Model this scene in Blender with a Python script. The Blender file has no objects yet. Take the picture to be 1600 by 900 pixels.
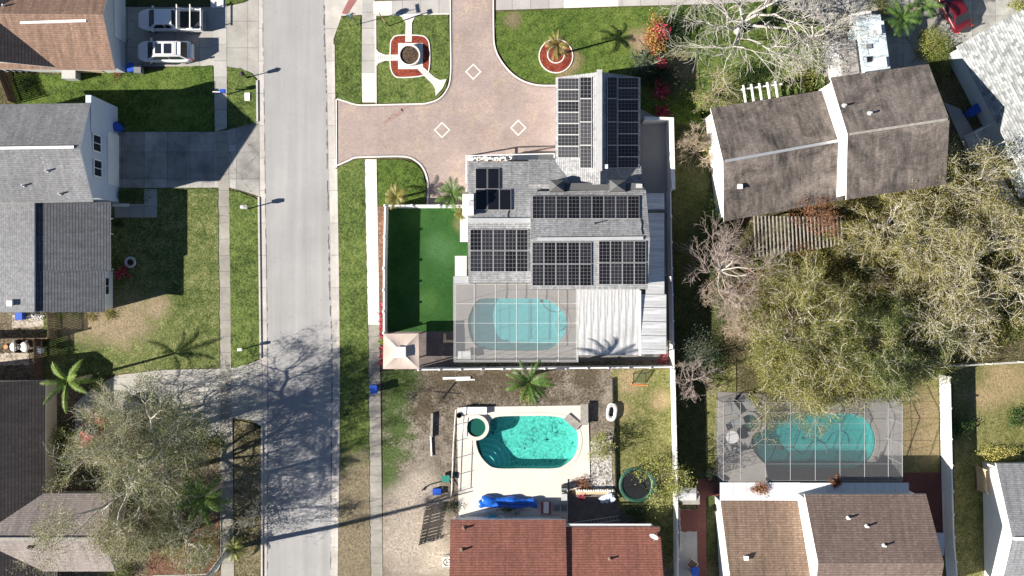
import bpy, bmesh, math, random
import numpy as np
from mathutils import Vector, Matrix
from mathutils.geometry import delaunay_2d_cdt
sc = bpy.context.scene
COL = sc.collection
R = math.radians
# ---------------------------------------------------------------- camera, sky, sun, exposure
S = 0.06125          # metres on the ground per photo pixel
H = 80.0             # flying height
cam = bpy.data.cameras.new('camera'); camo = bpy.data.objects.new('camera', cam); COL.objects.link(camo)
camo.location = (0, 0, H); cam.sensor_fit = 'HORIZONTAL'; cam.angle = 2*math.atan(49.0/H)
cam.clip_start = 1; cam.clip_end = 2000; sc.camera = camo
SUN_EL, SUN_DIR = 27.9, 15.0      # elevation; light travels towards this bearing (degrees ccw from +X)
w = bpy.data.worlds.new('World'); sc.world = w; w.use_nodes = True
nt = w.node_tree; sky = nt.nodes.new('ShaderNodeTexSky'); sky.sky_type = 'NISHITA'; sky.sun_disc = False
sky.sun_elevation = R(SUN_EL); sky.sun_rotation = R(270-SUN_DIR); sky.altitude = 1800; sky.air_density = .8; sky.dust_density = .3
bg = nt.nodes['Background']; bg.inputs['Strength'].default_value = 0.05
nt.links.new(sky.outputs[0], bg.inputs[0])
sl = bpy.data.lights.new('sun', 'SUN'); sl.energy = 5.0; sl.angle = R(0.55); sl.color = (1.0, 0.93, 0.83)
so = bpy.data.objects.new('sun', sl); COL.objects.link(so); so.location = (-40, -20, 60)
d = Vector((math.cos(R(SUN_EL))*math.cos(R(SUN_DIR)), math.cos(R(SUN_EL))*math.sin(R(SUN_DIR)), -math.sin(R(SUN_EL))))
so.rotation_euler = d.to_track_quat('-Z', 'Y').to_euler()
sc.view_settings.view_transform = 'Standard'; sc.view_settings.look = 'None'; sc.view_settings.gamma = 1
sc.view_settings.exposure = 1.22
sc.render.engine = 'CYCLES'
sc.cycles.max_bounces = 6; sc.cycles.transparent_max_bounces = 12
sc.cycles.caustics_reflective = False; sc.cycles.caustics_refractive = False

# ---------------------------------------------------------------- helpers
def P(x, y, h=0.0):
    k = 1-h/H
    return Vector(((x-800)*S*k, (450-y)*S*k, h))
def P2(x, y): v = P(x, y); return (v.x, v.y)
def tag(o, label=None, cat=None, group=None, kind=None):
    if label: o['label'] = label
    if cat: o['category'] = cat
    if group: o['group'] = group
    if kind: o['kind'] = kind
    return o
def thing(name, label, cat, loc=(0, 0, 0), group=None):
    o = bpy.data.objects.new(name, None); COL.objects.link(o); o.location = loc; o.empty_display_size = .3
    return tag(o, label, cat, group)
def rootloc(p):
    v = Vector((0, 0, 0))
    while p is not None: v += p.location; p = p.parent
    return v
def kids(o): return [c for c in bpy.data.objects if c.parent == o]
def copy_tree(o, parent=None):
    c = o.copy(); COL.objects.link(c); c.parent = parent
    for ch in kids(o): copy_tree(ch, c)
    return c
class MB:
    def __init__(s): s.v = []; s.f = []; s.m = []; s.uv = []; s.hasuv = False
    def face(s, pts, m=0, uv=None):
        i = len(s.v); s.v += [tuple(p) for p in pts]; s.f.append(list(range(i, i+len(pts)))); s.m.append(m)
        s.uv.append(uv)
        if uv: s.hasuv = True
    def prism(s, base, z0, z1, m=0, ms=None, bottom=False):
        n = len(base); ms = m if ms is None else ms
        s.face([(p[0], p[1], z1) for p in base], m)
        if bottom: s.face([(p[0], p[1], z0) for p in reversed(base)], m)
        for i in range(n):
            a, b = base[i], base[(i+1) % n]
            s.face([(a[0], a[1], z0), (b[0], b[1], z0), (b[0], b[1], z1), (a[0], a[1], z1)], ms)
    def box(s, c, sz, rz=0, m=0):
        ca, sa = math.cos(rz), math.sin(rz)
        b = []
        for dx, dy in ((-.5, -.5), (.5, -.5), (.5, .5), (-.5, .5)):
            x, y = dx*sz[0], dy*sz[1]; b.append((c[0]+x*ca-y*sa, c[1]+x*sa+y*ca))
        s.prism(b, c[2]-sz[2]/2, c[2]+sz[2]/2, m, bottom=True)
    def beam(s, p, q, w, h, m=0):
        p, q = Vector(p), Vector(q); d = (q-p).normalized()
        up = Vector((0, 0, 1)) if abs(d.z) < .95 else Vector((1, 0, 0))
        a = d.cross(up).normalized()*w/2; b = a.cross(d).normalized()*h/2
        r = [-a-b, a-b, a+b, -a+b]
        for i in range(4):
            j = (i+1) % 4; s.face([p+r[i], p+r[j], q+r[j], q+r[i]], m)
        s.face([p+x for x in reversed(r)], m); s.face([q+x for x in r], m)
    def tube(s, p, q, r0, r1=None, n=8, m=0, cap=True):
        r1 = r0 if r1 is None else r1
        p, q = Vector(p), Vector(q); d = (q-p).normalized()
        up = Vector((0, 0, 1)) if abs(d.z) < .95 else Vector((1, 0, 0))
        a = d.cross(up).normalized(); b = a.cross(d)
        A = [p+(a*math.cos(t)+b*math.sin(t))*r0 for t in [2*math.pi*i/n for i in range(n)]]
        B = [q+(a*math.cos(t)+b*math.sin(t))*r1 for t in [2*math.pi*i/n for i in range(n)]]
        for i in range(n):
            j = (i+1) % n; s.face([A[j], A[i], B[i], B[j]], m)
        if cap: s.face(A, m); s.face(list(reversed(B)), m)
    def lathe(s, c, prof, n=24, m=0, sx=1, sy=1):
        rings = [[(c[0]+r*sx*math.cos(2*math.pi*i/n), c[1]+r*sy*math.sin(2*math.pi*i/n), c[2]+z) for i in range(n)] for r, z in prof]
        for k in range(len(rings)-1):
            for i in range(n):
                j = (i+1) % n; s.face([rings[k][i], rings[k][j], rings[k+1][j], rings[k+1][i]], m)
    def loft(s, rings, m=0, closed=True, caps=True):
        for a, b in zip(rings, rings[1:]):
            n = len(a)
            for i in range(n if closed else n-1):
                j = (i+1) % n; s.face([a[i], a[j], b[j], b[i]], m)
        if caps: s.face(list(reversed(rings[0])), m); s.face(rings[-1], m)
    def build(s, name, mats, parent=None, smooth=False, weld=False):
        off = rootloc(parent); me = bpy.data.meshes.new(name)
        me.from_pydata([(a-off.x, b-off.y, c-off.z) for a, b, c in s.v], [], s.f)
        for m in (mats if isinstance(mats, (list, tuple)) else [mats]): me.materials.append(m)
        me.polygons.foreach_set('material_index', s.m)
        if s.hasuv:
            ul = me.uv_layers.new(name='UVMap'); k = 0
            for f, u in zip(s.f, s.uv):
                for i in range(len(f)):
                    ul.data[k].uv = u[i] if u else (0, 0); k += 1
        if smooth or weld:
            bm = bmesh.new(); bm.from_mesh(me); bmesh.ops.remove_doubles(bm, verts=bm.verts, dist=.0005)
            bmesh.ops.recalc_face_normals(bm, faces=bm.faces); bm.to_mesh(me); bm.free()
        if smooth: me.polygons.foreach_set('use_smooth', [True]*len(me.polygons))
        me.update(); o = bpy.data.objects.new(name, me); COL.objects.link(o); o.parent = parent
        return o
def quickmesh(name, V, F, mat, parent):
    off = rootloc(parent); V = np.asarray(V, np.float32)-np.array(off, np.float32); F = np.asarray(F, np.int32); k = F.shape[1]
    me = bpy.data.meshes.new(name); me.vertices.add(len(V)); me.vertices.foreach_set('co', V.ravel())
    me.loops.add(F.size); me.loops.foreach_set('vertex_index', F.ravel())
    me.polygons.add(len(F)); me.polygons.foreach_set('loop_start', np.arange(0, F.size, k, dtype=np.int32))
    me.polygons.foreach_set('loop_total', np.full(len(F), k, np.int32))
    me.materials.append(mat); me.update(calc_edges=True)
    o = bpy.data.objects.new(name, me); COL.objects.link(o); o.parent = parent
    return o
def smooth_line(pts, n=5, closed=False):
    out = []; N = len(pts)
    for i in range(N if closed else N-1):
        g = (lambda k: pts[k % N]) if closed else (lambda k: pts[max(0, min(N-1, k))])
        a, b, c, e = g(i-1), g(i), g(i+1), g(i+2)
        for j in range(n):
            t = j/n
            out.append(tuple(.5*((2*b[k])+(-a[k]+c[k])*t+(2*a[k]-5*b[k]+4*c[k]-e[k])*t*t+(-a[k]+3*b[k]-3*c[k]+e[k])*t**3) for k in (0, 1)))
    if not closed: out.append(tuple(pts[-1]))
    return out
def inpoly(p, poly):
    x, y = p; r = False; n = len(poly)
    for i in range(n):
        x0, y0 = poly[i]; x1, y1 = poly[i-1]
        if (y0 > y) != (y1 > y) and x < (x1-x0)*(y-y0)/(y1-y0)+x0: r = not r
    return r
def jitter(poly, amt, step=.35, seed=1):
    rn = random.Random(seed); out = []; n = len(poly)
    for i in range(n):
        a, b = poly[i], poly[(i+1) % n]; L = math.hypot(b[0]-a[0], b[1]-a[1]); k = max(1, min(400, int(L/step)))
        for j in range(k):
            t = j/k; out.append((a[0]+(b[0]-a[0])*t+rn.uniform(-amt, amt), a[1]+(b[1]-a[1])*t+rn.uniform(-amt, amt)))
    return out
def sheet(name, px, z, mat, z0=None, jit=0, holes=(), world=False, parent=None, kind='structure', seed=1):
    poly = list(px) if world else [P2(*p) for p in px]
    if jit: poly = jitter(poly, jit, seed=seed)
    mb = MB()
    if holes or len(poly) > 6:
        vs = [Vector(p) for p in poly]; es = [(i, (i+1) % len(poly)) for i in range(len(poly))]
        for h in holes:
            k = len(vs); vs += [Vector(p) for p in h]; es += [(k+i, k+(i+1) % len(h)) for i in range(len(h))]
        v, e, f, *_ = delaunay_2d_cdt(vs, es, [], 0, 1e-5)
        for t in f:
            c = sum((v[i] for i in t), Vector((0, 0)))/len(t)
            if inpoly(c, poly) and not any(inpoly(c, h) for h in holes):
                pts = [(v[i].x, v[i].y, z) for i in t]
                if (v[t[1]]-v[t[0]]).cross(v[t[2]]-v[t[0]]) < 0: pts.reverse()
                mb.face(pts)
    else:
        a = sum(poly[i-1][0]*poly[i][1]-poly[i][0]*poly[i-1][1] for i in range(len(poly)))
        mb.face([(p[0], p[1], z) for p in (poly if a > 0 else poly[::-1])])
    if z0 is not None:
        for i in range(len(poly)):
            a, b = poly[i-1], poly[i]; mb.face([(a[0], a[1], z0), (b[0], b[1], z0), (b[0], b[1], z), (a[0], a[1], z)])
    o = mb.build(name, mat, parent, weld=True)
    if kind: o['kind'] = kind
    return o
def strip_mb(mb, px, wd, z0, z1, closed=False, m=0):
    pts = [Vector(P2(*p)) for p in px]; n = len(pts); L = []; Rr = []
    for i in range(n):
        a = pts[i-1] if (i > 0 or closed) else pts[i]; b = pts[(i+1) % n] if (i < n-1 or closed) else pts[i]
        d = (b-a); d = d.normalized() if d.length > 1e-9 else Vector((1, 0)); nn = Vector((-d.y, d.x))
        sc_ = 1.0
        if closed or 0 < i < n-1:
            e = (pts[(i+1) % n]-pts[i]).normalized(); sc_ = 1/max(.5, abs(e.dot(d)))
        L.append(pts[i]+nn*wd/2*sc_); Rr.append(pts[i]-nn*wd/2*sc_)
    for i in range(n if closed else n-1):
        j = (i+1) % n
        mb.face([(*Rr[i], z1), (*Rr[j], z1), (*L[j], z1), (*L[i], z1)], m)
        mb.face([(*L[i], z0), (*L[i], z1), (*L[j], z1), (*L[j], z0)], m)
        mb.face([(*Rr[i], z1), (*Rr[i], z0), (*Rr[j], z0), (*Rr[j], z1)], m)
def strip(name, px, wd, z0, z1, mat, closed=False, parent=None, kind='structure'):
    mb = MB(); strip_mb(mb, px, wd, z0, z1, closed); o = mb.build(name, mat, parent)
    if kind: o['kind'] = kind
    return o

# ---------------------------------------------------------------- materials
class NT:
    def __init__(s, name):
        s.mat = bpy.data.materials.new(name); s.mat.use_nodes = True; s.t = s.mat.node_tree; s.t.nodes.clear()
        s.out = s.n('ShaderNodeOutputMaterial'); s.b = s.n('ShaderNodeBsdfPrincipled'); s.l(s.b, 0, s.out, 0)
    def n(s, ty, **kw):
        x = s.t.nodes.new(ty)
        for k, v in kw.items(): setattr(x, k, v)
        return x
    def l(s, a, i, b, j): s.t.links.new(a.outputs[i], b.inputs[j])
    def pos(s, kind='pos'):
        if kind == 'pos': return (s.n('ShaderNodeNewGeometry'), 0)
        return (s.n('ShaderNodeTexCoord'), {'obj': 3, 'uv': 2, 'gen': 0}[kind])
    def noise(s, scale, detail=3, rough=.55, co=None, dist=0, mp=None):
        co = co or s.pos(); x = s.n('ShaderNodeTexNoise'); x.inputs['Scale'].default_value = scale
        x.inputs['Detail'].default_value = detail; x.inputs['Roughness'].default_value = rough; x.inputs['Distortion'].default_value = dist
        if mp:
            m = s.n('ShaderNodeMapping'); m.inputs['Scale'].default_value = mp; s.l(co[0], co[1], m, 0); co = (m, 0)
        s.l(co[0], co[1], x, 'Vector'); return (x, 0)
    def ramp(s, src, stops, interp='LINEAR'):
        r = s.n('ShaderNodeValToRGB'); r.color_ramp.interpolation = interp; e = r.color_ramp.elements
        while len(e) > 1: e.remove(e[0])
        e[0].position = stops[0][0]; c = stops[0][1]; e[0].color = c if len(c) == 4 else (*c, 1)
        for p, c in stops[1:]:
            q = e.new(p); q.color = c if len(c) == 4 else (*c, 1)
        s.l(src[0], src[1], r, 0); return (r, 0)
    def mix(s, fac, a, b, mode='MIX'):
        x = s.n('ShaderNodeMix', data_type='RGBA', blend_type=mode)
        for v, i in ((fac, 0), (a, 6), (b, 7)):
            if isinstance(v, tuple) and hasattr(v[0], 'outputs'): s.l(v[0], v[1], x, i)
            elif i == 0: x.inputs[0].default_value = v
            else: x.inputs[i].default_value = (*v, 1) if len(v) == 3 else v
        return (x, 2)
    def math(s, op, a, b=0.0, c=None):
        x = s.n('ShaderNodeMath', operation=op)
        for v, i in ((a, 0), (b, 1), (c, 2)):
            if v is None: continue
            if isinstance(v, tuple): s.l(v[0], v[1], x, i)
            else: x.inputs[i].default_value = v
        return (x, 0)
    def color(s, c):
        if hasattr(c[0], 'outputs'): s.l(c[0], c[1], s.b, 'Base Color')
        else: s.b.inputs['Base Color'].default_value = (*c, 1)
    def bump(s, src, strength=.5, dist=.02):
        b = s.n('ShaderNodeBump'); b.inputs['Strength'].default_value = strength; b.inputs['Distance'].default_value = dist
        s.l(src[0], src[1], b, 'Height'); s.l(b, 0, s.b, 'Normal')
    def set(s, **kw):
        for k, v in kw.items(): s.b.inputs[k.replace('_', ' ')].default_value = v
        return s
def g3(v): return (v, v, v)
def simple(name, col, rough=.6, var=.15, scale=1.5, metal=0, bump=0, bs=12):
    t = NT(name); co = t.pos('obj'); n = t.noise(scale, 5, .6, co)
    f = t.ramp(n, [(.25, g3(1-var)), (.75, g3(1+var))]); t.color(t.mix(1, col, f, 'MULTIPLY'))
    t.set(Roughness=rough, Metallic=metal)
    if bump: t.bump(t.noise(bs, 4, .6, co), bump, .03)
    return t.mat
def shingle(name, col, rw=.26, rh=.19, stain=(.35, .35), dark=.6, streak=.25, var=.13, row=.35, blotch=0):
    t = NT(name); uv = t.pos('uv'); b = t.n('ShaderNodeTexBrick'); t.l(uv[0], uv[1], b, 'Vector')
    b.offset = .5; b.inputs['Scale'].default_value = 1; b.inputs['Brick Width'].default_value = rw; b.inputs['Row Height'].default_value = rh
    b.inputs['Mortar Size'].default_value = .010; b.inputs['Mortar Smooth'].default_value = .5; b.inputs['Bias'].default_value = 0
    b.inputs['Color1'].default_value = (*[c*(1-var) for c in col], 1); b.inputs['Color2'].default_value = (*[c*(1+var) for c in col], 1)
    b.inputs['Mortar'].default_value = (*[c*dark for c in col], 1)
    sp = t.n('ShaderNodeSeparateXYZ'); t.l(uv[0], uv[1], sp, 0); fr = t.math('FRACT', t.math('DIVIDE', (sp, 1), rh))
    c = t.mix(1, (b, 0), t.ramp(fr, [(0, g3(1-row)), (.28, g3(1-row*.6)), (.36, g3(1+row*.25)), (1, g3(1+row*.1))]), 'MULTIPLY')  # shadow line of each shingle course painted into the colour
    big = t.ramp(t.noise(.22, 4, .6, None, .6), [(.3, g3(1-stain[0])), (.7, g3(1+stain[1]))])
    c = t.mix(1, c, big, 'MULTIPLY')
    st = t.ramp(t.noise(1.0, 5, .65, uv, 0, (2.6, .2, 1)), [(.3, g3(1-streak)), (.7, g3(1+streak))]); c = t.mix(1, c, st, 'MULTIPLY')
    gr = t.ramp(t.noise(5, 3, .7, uv), [(.25, g3(.72)), (.75, g3(1.28))]); c = t.mix(1, c, gr, 'MULTIPLY')
    if blotch:
        k = t.math('ADD', t.math('MULTIPLY', t.noise(.3, 5, .7, None, 1.2), .6), t.math('MULTIPLY', t.noise(1, 5, .7, uv, 0, (2.5, .5, 1)), .4)); c = t.mix(1, c, t.ramp(k, [(.40, g3(1.25)), (.62, g3(1-blotch))]), 'MULTIPLY')
    t.color(c); t.set(Roughness=.9); t.bump(fr, .35, .02); return t.mat
def ground_mat(name, stops, fine=7, mid=1.1, big=.13, spots=(), spotcol=(.3, .24, .15), bump=.7, wts=(.42, .33, .25), bd=.07):
    """mixed noise looked up in a colour ramp; spots are bare / dry patches (photo px, px, metres)"""
    t = NT(name); a = t.noise(fine*1.25, 2.5, .6); b = t.noise(mid, 5, .65); c = t.noise(big, 4, .6)
    k_ = (1.4, .85, .85); v = .5
    for src, q, w0 in ((a, k_[0], wts[0]/.42), (b, k_[1], wts[1]/.33), (c, k_[2], wts[2]/.25)):
        e = t.math('MULTIPLY', t.math('SUBTRACT', src, .5), q*w0); v = t.math('ADD', e, v)
    col = t.ramp(v, [(.5+(p-.51)*1.7, c_) for p, c_ in stops])
    gr = t.ramp(a, [(.25, g3(.5)), (.75, g3(1.5))])
    for sp in spots:
        sx, sy, sr = sp[:3]; sc_ = sp[3] if len(sp) > 3 else spotcol
        p = P(sx, sy); dn = t.n('ShaderNodeVectorMath', operation='DISTANCE'); g = t.pos(); t.l(g[0], g[1], dn, 0); dn.inputs[1].default_value = (p.x, p.y, .05)
        k = t.math('ADD', t.math('DIVIDE', (dn, 1), sr), t.math('ADD', t.math('MULTIPLY', b, 2.0), t.math('MULTIPLY', a, 1.2)))
        mr = t.n('ShaderNodeMapRange'); t.l(k[0], k[1], mr, 0); mr.inputs[1].default_value = 2.0; mr.inputs[2].default_value = 2.75; mr.inputs[3].default_value = .92; mr.inputs[4].default_value = 0
        col = t.mix((mr, 0), col, t.mix(1, sc_, gr, 'MULTIPLY'))
    t.color(col); t.set(Roughness=.95); t.b.inputs['Specular IOR Level'].default_value = .15
    t.bump(a, bump, bd); return t.mat
def concrete(name, col, joint=None, var=.16, crack=True, patch=.1, axis='y', streak=0):
    t = NT(name); n = t.noise(.5, 6, .7); c = t.mix(1, col, t.ramp(n, [(.3, g3(1-var)), (.7, g3(1+var))]), 'MULTIPLY')
    c = t.mix(1, c, t.ramp(t.noise(9, 5, .8), [(.2, g3(.86)), (.8, g3(1.12))]), 'MULTIPLY')
    sp = t.n('ShaderNodeSeparateXYZ'); g = t.pos(); t.l(g[0], g[1], sp, 0)
    if streak:
        c = t.mix(1, c, t.ramp(t.noise(1, 5, .6, None, 0, (.9, .05, 1)), [(.3, g3(1-streak)), (.7, g3(1+streak))]), 'MULTIPLY')
    if joint:
        for ax, sz in joint:
            f = t.math('FRACT', t.math('DIVIDE', (sp, ax), sz)); k = t.math('LESS_THAN', f, .05/sz)
            c = t.mix(t.math('MULTIPLY', k, .55), c, g3(.06))
            # slabs poured at different times
            wn = t.n('ShaderNodeTexWhiteNoise', noise_dimensions='1D'); q = t.math('FLOOR', t.math('DIVIDE', (sp, ax), sz)); t.l(q[0], q[1], wn, 'W')
            c = t.mix(1, c, t.ramp((wn, 0), [(0, g3(1-patch)), (1, g3(1+patch))]), 'MULTIPLY')
    if crack:
        v = t.n('ShaderNodeTexVoronoi', feature='DISTANCE_TO_EDGE'); v.inputs['Scale'].default_value = .28
        dn = t.n('ShaderNodeVectorMath', operation='ADD'); nz = t.n('ShaderNodeTexNoise'); nz.inputs['Scale'].default_value = 1.2; nz.inputs['Detail'].default_value = 5
        g = t.pos(); t.l(g[0], g[1], nz, 'Vector'); t.l(g[0], g[1], dn, 0); t.l(nz, 1, dn, 1); t.l(dn, 0, v, 'Vector')
        k = t.math('LESS_THAN', (v, 0), .007); k = t.math('MULTIPLY', k, t.math('GREATER_THAN', t.noise(.12, 2), .54)); c = t.mix(t.math('MULTIPLY', k, .6), c, g3(.05))
    t.color(c); t.set(Roughness=.9); t.bump(t.noise(25, 4, .7), .25, .01); return t.mat
def pavers(name, c1, c2, mort, bw=.2, bh=.1, spread=True, mix3=None):
    t = NT(name); b = t.n('ShaderNodeTexBrick'); g = t.pos(); t.l(g[0], g[1], b, 'Vector'); b.inputs['Scale'].default_value = 1
    b.inputs['Brick Width'].default_value = bw; b.inputs['Row Height'].default_value = bh; b.inputs['Mortar Size'].default_value = .008
    b.inputs['Color1'].default_value = (*c1, 1); b.inputs['Color2'].default_value = (*c2, 1); b.inputs['Mortar'].default_value = (*mort, 1)
    c = (b, 0)
    if mix3:
        k = t.ramp(t.noise(.35, 5, .7, None, .8), [(.48, g3(0)), (.68, g3(.75))]); k2 = t.math('MULTIPLY', k, t.ramp(t.noise(3.5, 3, .7), [(.4, g3(0)), (.6, g3(1))]))
        c = t.mix(k2, c, mix3)
    c = t.mix(1, c, t.ramp(t.noise(.3, 5, .65), [(.3, g3(.83)), (.7, g3(1.15))]), 'MULTIPLY')
    c = t.mix(1, c, t.ramp(t.noise(7, 4, .8), [(.25, g3(.8)), (.75, g3(1.2))]), 'MULTIPLY')
    t.color(c); t.set(Roughness=.85); t.bump((b, 1), .3, -.01); return t.mat
def leaf(name, cols, trans=.25, rough=.55):
    t = NT(name); g = t.n('ShaderNodeNewGeometry'); n = t.noise(.55, 3, .6)
    v = t.math('ADD', t.math('MULTIPLY', (g, 8), .55), t.math('MULTIPLY', n, .45))
    k = len(cols); c = t.ramp(v, [(.12+.76*i/(k-1), cols[i]) for i in range(k)]); t.color(c); t.set(Roughness=rough)
    t.b.inputs['Specular IOR Level'].default_value = .3
    tr = t.n('ShaderNodeBsdfTranslucent'); t.l(c[0], c[1], tr, 0); m = t.n('ShaderNodeMixShader'); m.inputs[0].default_value = trans
    t.l(t.b, 0, m, 1); t.l(tr, 0, m, 2); t.l(m, 0, t.out, 0); return t.mat
def bark(name, c1, c2):
    t = NT(name); t.color(t.ramp(t.noise(2.2, 5, .7), [(.3, c1), (.7, c2)])); t.set(Roughness=.95); return t.mat
def screen(name, op=.22, col=(.55, .55, .55)):
    t = NT(name); t.color(col); t.set(Roughness=.9); tr = t.n('ShaderNodeBsdfTransparent'); m = t.n('ShaderNodeMixShader'); m.inputs[0].default_value = op
    t.l(tr, 0, m, 1); t.l(t.b, 0, m, 2); t.l(m, 0, t.out, 0); return t.mat
def water(name, tint, dark, speck=0, dens=.0):
    t = NT(name); tr = t.n('ShaderNodeBsdfTransparent'); tr.inputs[0].default_value = (*tint, 1)
    gl = t.n('ShaderNodeBsdfGlossy'); gl.inputs['Roughness'].default_value = .05; gl.inputs[0].default_value = (1, 1, 1, 1)
    bp = t.n('ShaderNodeBump'); bp.inputs['Strength'].default_value = .5; bp.inputs['Distance'].default_value = .04
    n = t.noise(5, 3, .6, None, .8); t.l(n[0], n[1], bp, 'Height'); t.l(bp, 0, gl, 'Normal')
    fr = t.n('ShaderNodeFresnel'); fr.inputs[0].default_value = 1.33; t.l(bp, 0, fr, 'Normal')
    df = t.n('ShaderNodeBsdfDiffuse'); df.inputs[0].default_value = (*dark, 1); m0 = t.n('ShaderNodeMixShader'); m0.inputs[0].default_value = .3 if not dens else dens
    t.l(tr, 0, m0, 1); t.l(df, 0, m0, 2)
    m = t.n('ShaderNodeMixShader'); t.l(fr, 0, m, 0); t.l(m0, 0, m, 1); t.l(gl, 0, m, 2); t.l(m, 0, t.out, 0); return t.mat
# ---------------------------------------------------------------- palette
M = {}
G1, G2, G3, G4 = (.016, .034, .008), (.068, .098, .026), (.112, .158, .040), (.20, .225, .075)
VC = (.20, .165, .11)
M['grass'] = ground_mat('lawn_grass', [(.30, G1), (.45, G2), (.57, G3), (.72, G4)], fine=5, spots=[(545, 760+i*45, 3.2, VC) for i in range(4)]+[(570, 745+i*45, 2.6, VC) for i in range(4)])
M['grass_front'] = ground_mat('green_front_lawn', [(.30, (.014, .034, .006)), (.46, (.064, .105, .020)), (.60, (.115, .165, .034)), (.78, (.20, .23, .07))], fine=6, spots=((890, 98, 1.3, (.26, .20, .12)), (1003, 66, 1.5, (.30, .21, .15)), (1060, 110, 2.2, (.2, .17, .11)), (880, 118, .9, (.24, .19, .1)), (800, 30, 1.0, (.2, .16, .1))))
M['grass_dry'] = ground_mat('worn_lawn', [(.28, (.02, .036, .010)), (.45, (.074, .102, .028)), (.58, (.145, .165, .056)), (.74, (.31, .28, .15))], fine=6,
    spots=((205, 498, 2.6), (150, 505, 2.2), (245, 478, 1.5), (185, 520, 1.6), (110, 510, 1.5)), spotcol=(.27, .215, .14))
M['grass_shade'] = ground_mat('shade_toned_lawn', [(.30, (.02, .03, .012)), (.5, (.05, .065, .022)), (.7, (.10, .10, .045))], fine=6)  # darker copy of the lawn, its shade put into the grass colour
M['grass_gold'] = ground_mat('yellowing_lawn', [(.28, (.035, .042, .012)), (.45, (.105, .115, .036)), (.58, (.18, .175, .065)), (.74, (.31, .275, .16))], fine=6,
    spots=((985, 595, 1.5), (1032, 625, 1.1), (968, 640, 1.2), (1570, 595, 2.4), (1540, 620, 1.6), (1440, 640, 2.6, (.26, .20, .12)), (1440, 690, 2.6, (.26, .20, .12))), spotcol=(.30, .23, .13))
M['verge'] = ground_mat('dry_verge', [(.30, (.05, .045, .022)), (.45, (.12, .105, .055)), (.58, (.21, .18, .11)), (.72, (.33, .29, .21))], fine=5)
M['turf'] = ground_mat('artificial_turf', [(.35, (.014, .052, .012)), (.5, (.026, .082, .018)), (.65, (.040, .105, .026))], fine=10, mid=.7, big=.25, bump=.5, bd=.04, spots=((688, 388, 1.8, (.055, .13, .045)), (668, 470, 1.2, (.05, .12, .03)), (722, 350, 1.0, (.12, .13, .05))))
M['dirt'] = ground_mat('bare_yard_soil', [(.26, (.045, .037, .029)), (.42, (.125, .104, .082)), (.55, (.215, .183, .148)), (.74, (.34, .298, .25))], fine=4.5, mid=.9, wts=(.30, .36, .30), bump=.7, bd=.05,
    spots=[(612, 590, 2.6, (.062, .098, .026)), (640, 590, 1.6, (.062, .098, .026)), (615, 625, 2.4, (.062, .098, .026)), (618, 665, 2.2, (.062, .098, .026)), (612, 705, 2.0, (.062, .098, .026)), (606, 745, 1.8, (.062, .098, .026)), (690, 598, 2.6, (.085, .068, .045)), (740, 596, 2.4, (.085, .068, .045)), (790, 595, 2.4, (.085, .068, .045)), (850, 592, 2.6, (.085, .068, .045)), (920, 588, 2.2, (.085, .068, .045)), (665, 640, 1.8, (.085, .068, .045)), (650, 790, 3.2, (.37, .32, .265)), (630, 850, 3.4, (.37, .32, .265)), (680, 870, 2.0, (.37, .32, .265)), (660, 760, 1.8, (.37, .32, .265))])
M['dirt_dark'] = ground_mat('leafy_yard_soil', [(.28, (.03, .026, .018)), (.44, (.10, .082, .055)), (.57, (.19, .155, .105)), (.74, (.34, .29, .21))], fine=5, mid=1.2, bump=.9, bd=.06)
M['sand'] = ground_mat('pale_sandy_soil', [(.28, (.13, .11, .085)), (.42, (.34, .29, .235)), (.55, (.50, .44, .37)), (.72, (.62, .57, .50))], fine=3.5, mid=.8, bump=.8, bd=.05)
M['gravel'] = ground_mat('pale_rock_bed', [(.3, (.06, .055, .05)), (.45, (.28, .26, .24)), (.58, (.48, .46, .43)), (.7, (.62, .6, .57))], fine=4, mid=2.5, bump=1, bd=.1)
M['mulch'] = ground_mat('red_mulch', [(.3, (.05, .012, .008)), (.45, (.17, .035, .022)), (.6, (.27, .06, .038)), (.75, (.36, .12, .08))], fine=9, mid=3, bump=1, bd=.06)
M['mulch_brown'] = ground_mat('brown_leaf_mulch', [(.3, (.04, .022, .014)), (.45, (.13, .07, .045)), (.6, (.23, .13, .09)), (.75, (.34, .24, .18))], fine=8, mid=3, bump=1, bd=.06)
M['soil'] = ground_mat('planter_soil', [(.3, (.02, .014, .01)), (.5, (.06, .04, .028)), (.7, (.14, .10, .07))], fine=6, mid=3, bump=1, bd=.06)
M['ground'] = ground_mat('ground', [(.28, (.022, .024, .010)), (.44, (.062, .060, .026)), (.58, (.12, .105, .055)), (.74, (.22, .18, .11))], fine=5, mid=.9, bump=.9)
def road_mat():
    t = NT('worn_pale_asphalt'); c = t.mix(1, (.345, .34, .337), t.ramp(t.noise(.14, 5, .6), [(.3, g3(.86)), (.7, g3(1.1))]), 'MULTIPLY')
    c = t.mix(1, c, t.ramp(t.noise(1, 5, .6, None, 0, (1.1, .035, 1)), [(.3, g3(.87)), (.7, g3(1.1))]), 'MULTIPLY')
    c = t.mix(1, c, t.ramp(t.noise(16, 4, .85), [(.2, g3(.80)), (.8, g3(1.18))]), 'MULTIPLY')
    sp = t.ramp(t.noise(1.3, 4, .7), [(.64, g3(0)), (.76, g3(.4))]); c = t.mix(sp, c, (.12, .12, .125))
    t.color(c); t.set(Roughness=.9); t.bump(t.noise(30, 3, .8), .3, .012); return t.mat
M['road'] = road_mat()
M['gutter'] = concrete('gutter_concrete', (.47, .44, .41), var=.2, joint=((1, 3.1),), patch=.06, crack=False)
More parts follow.
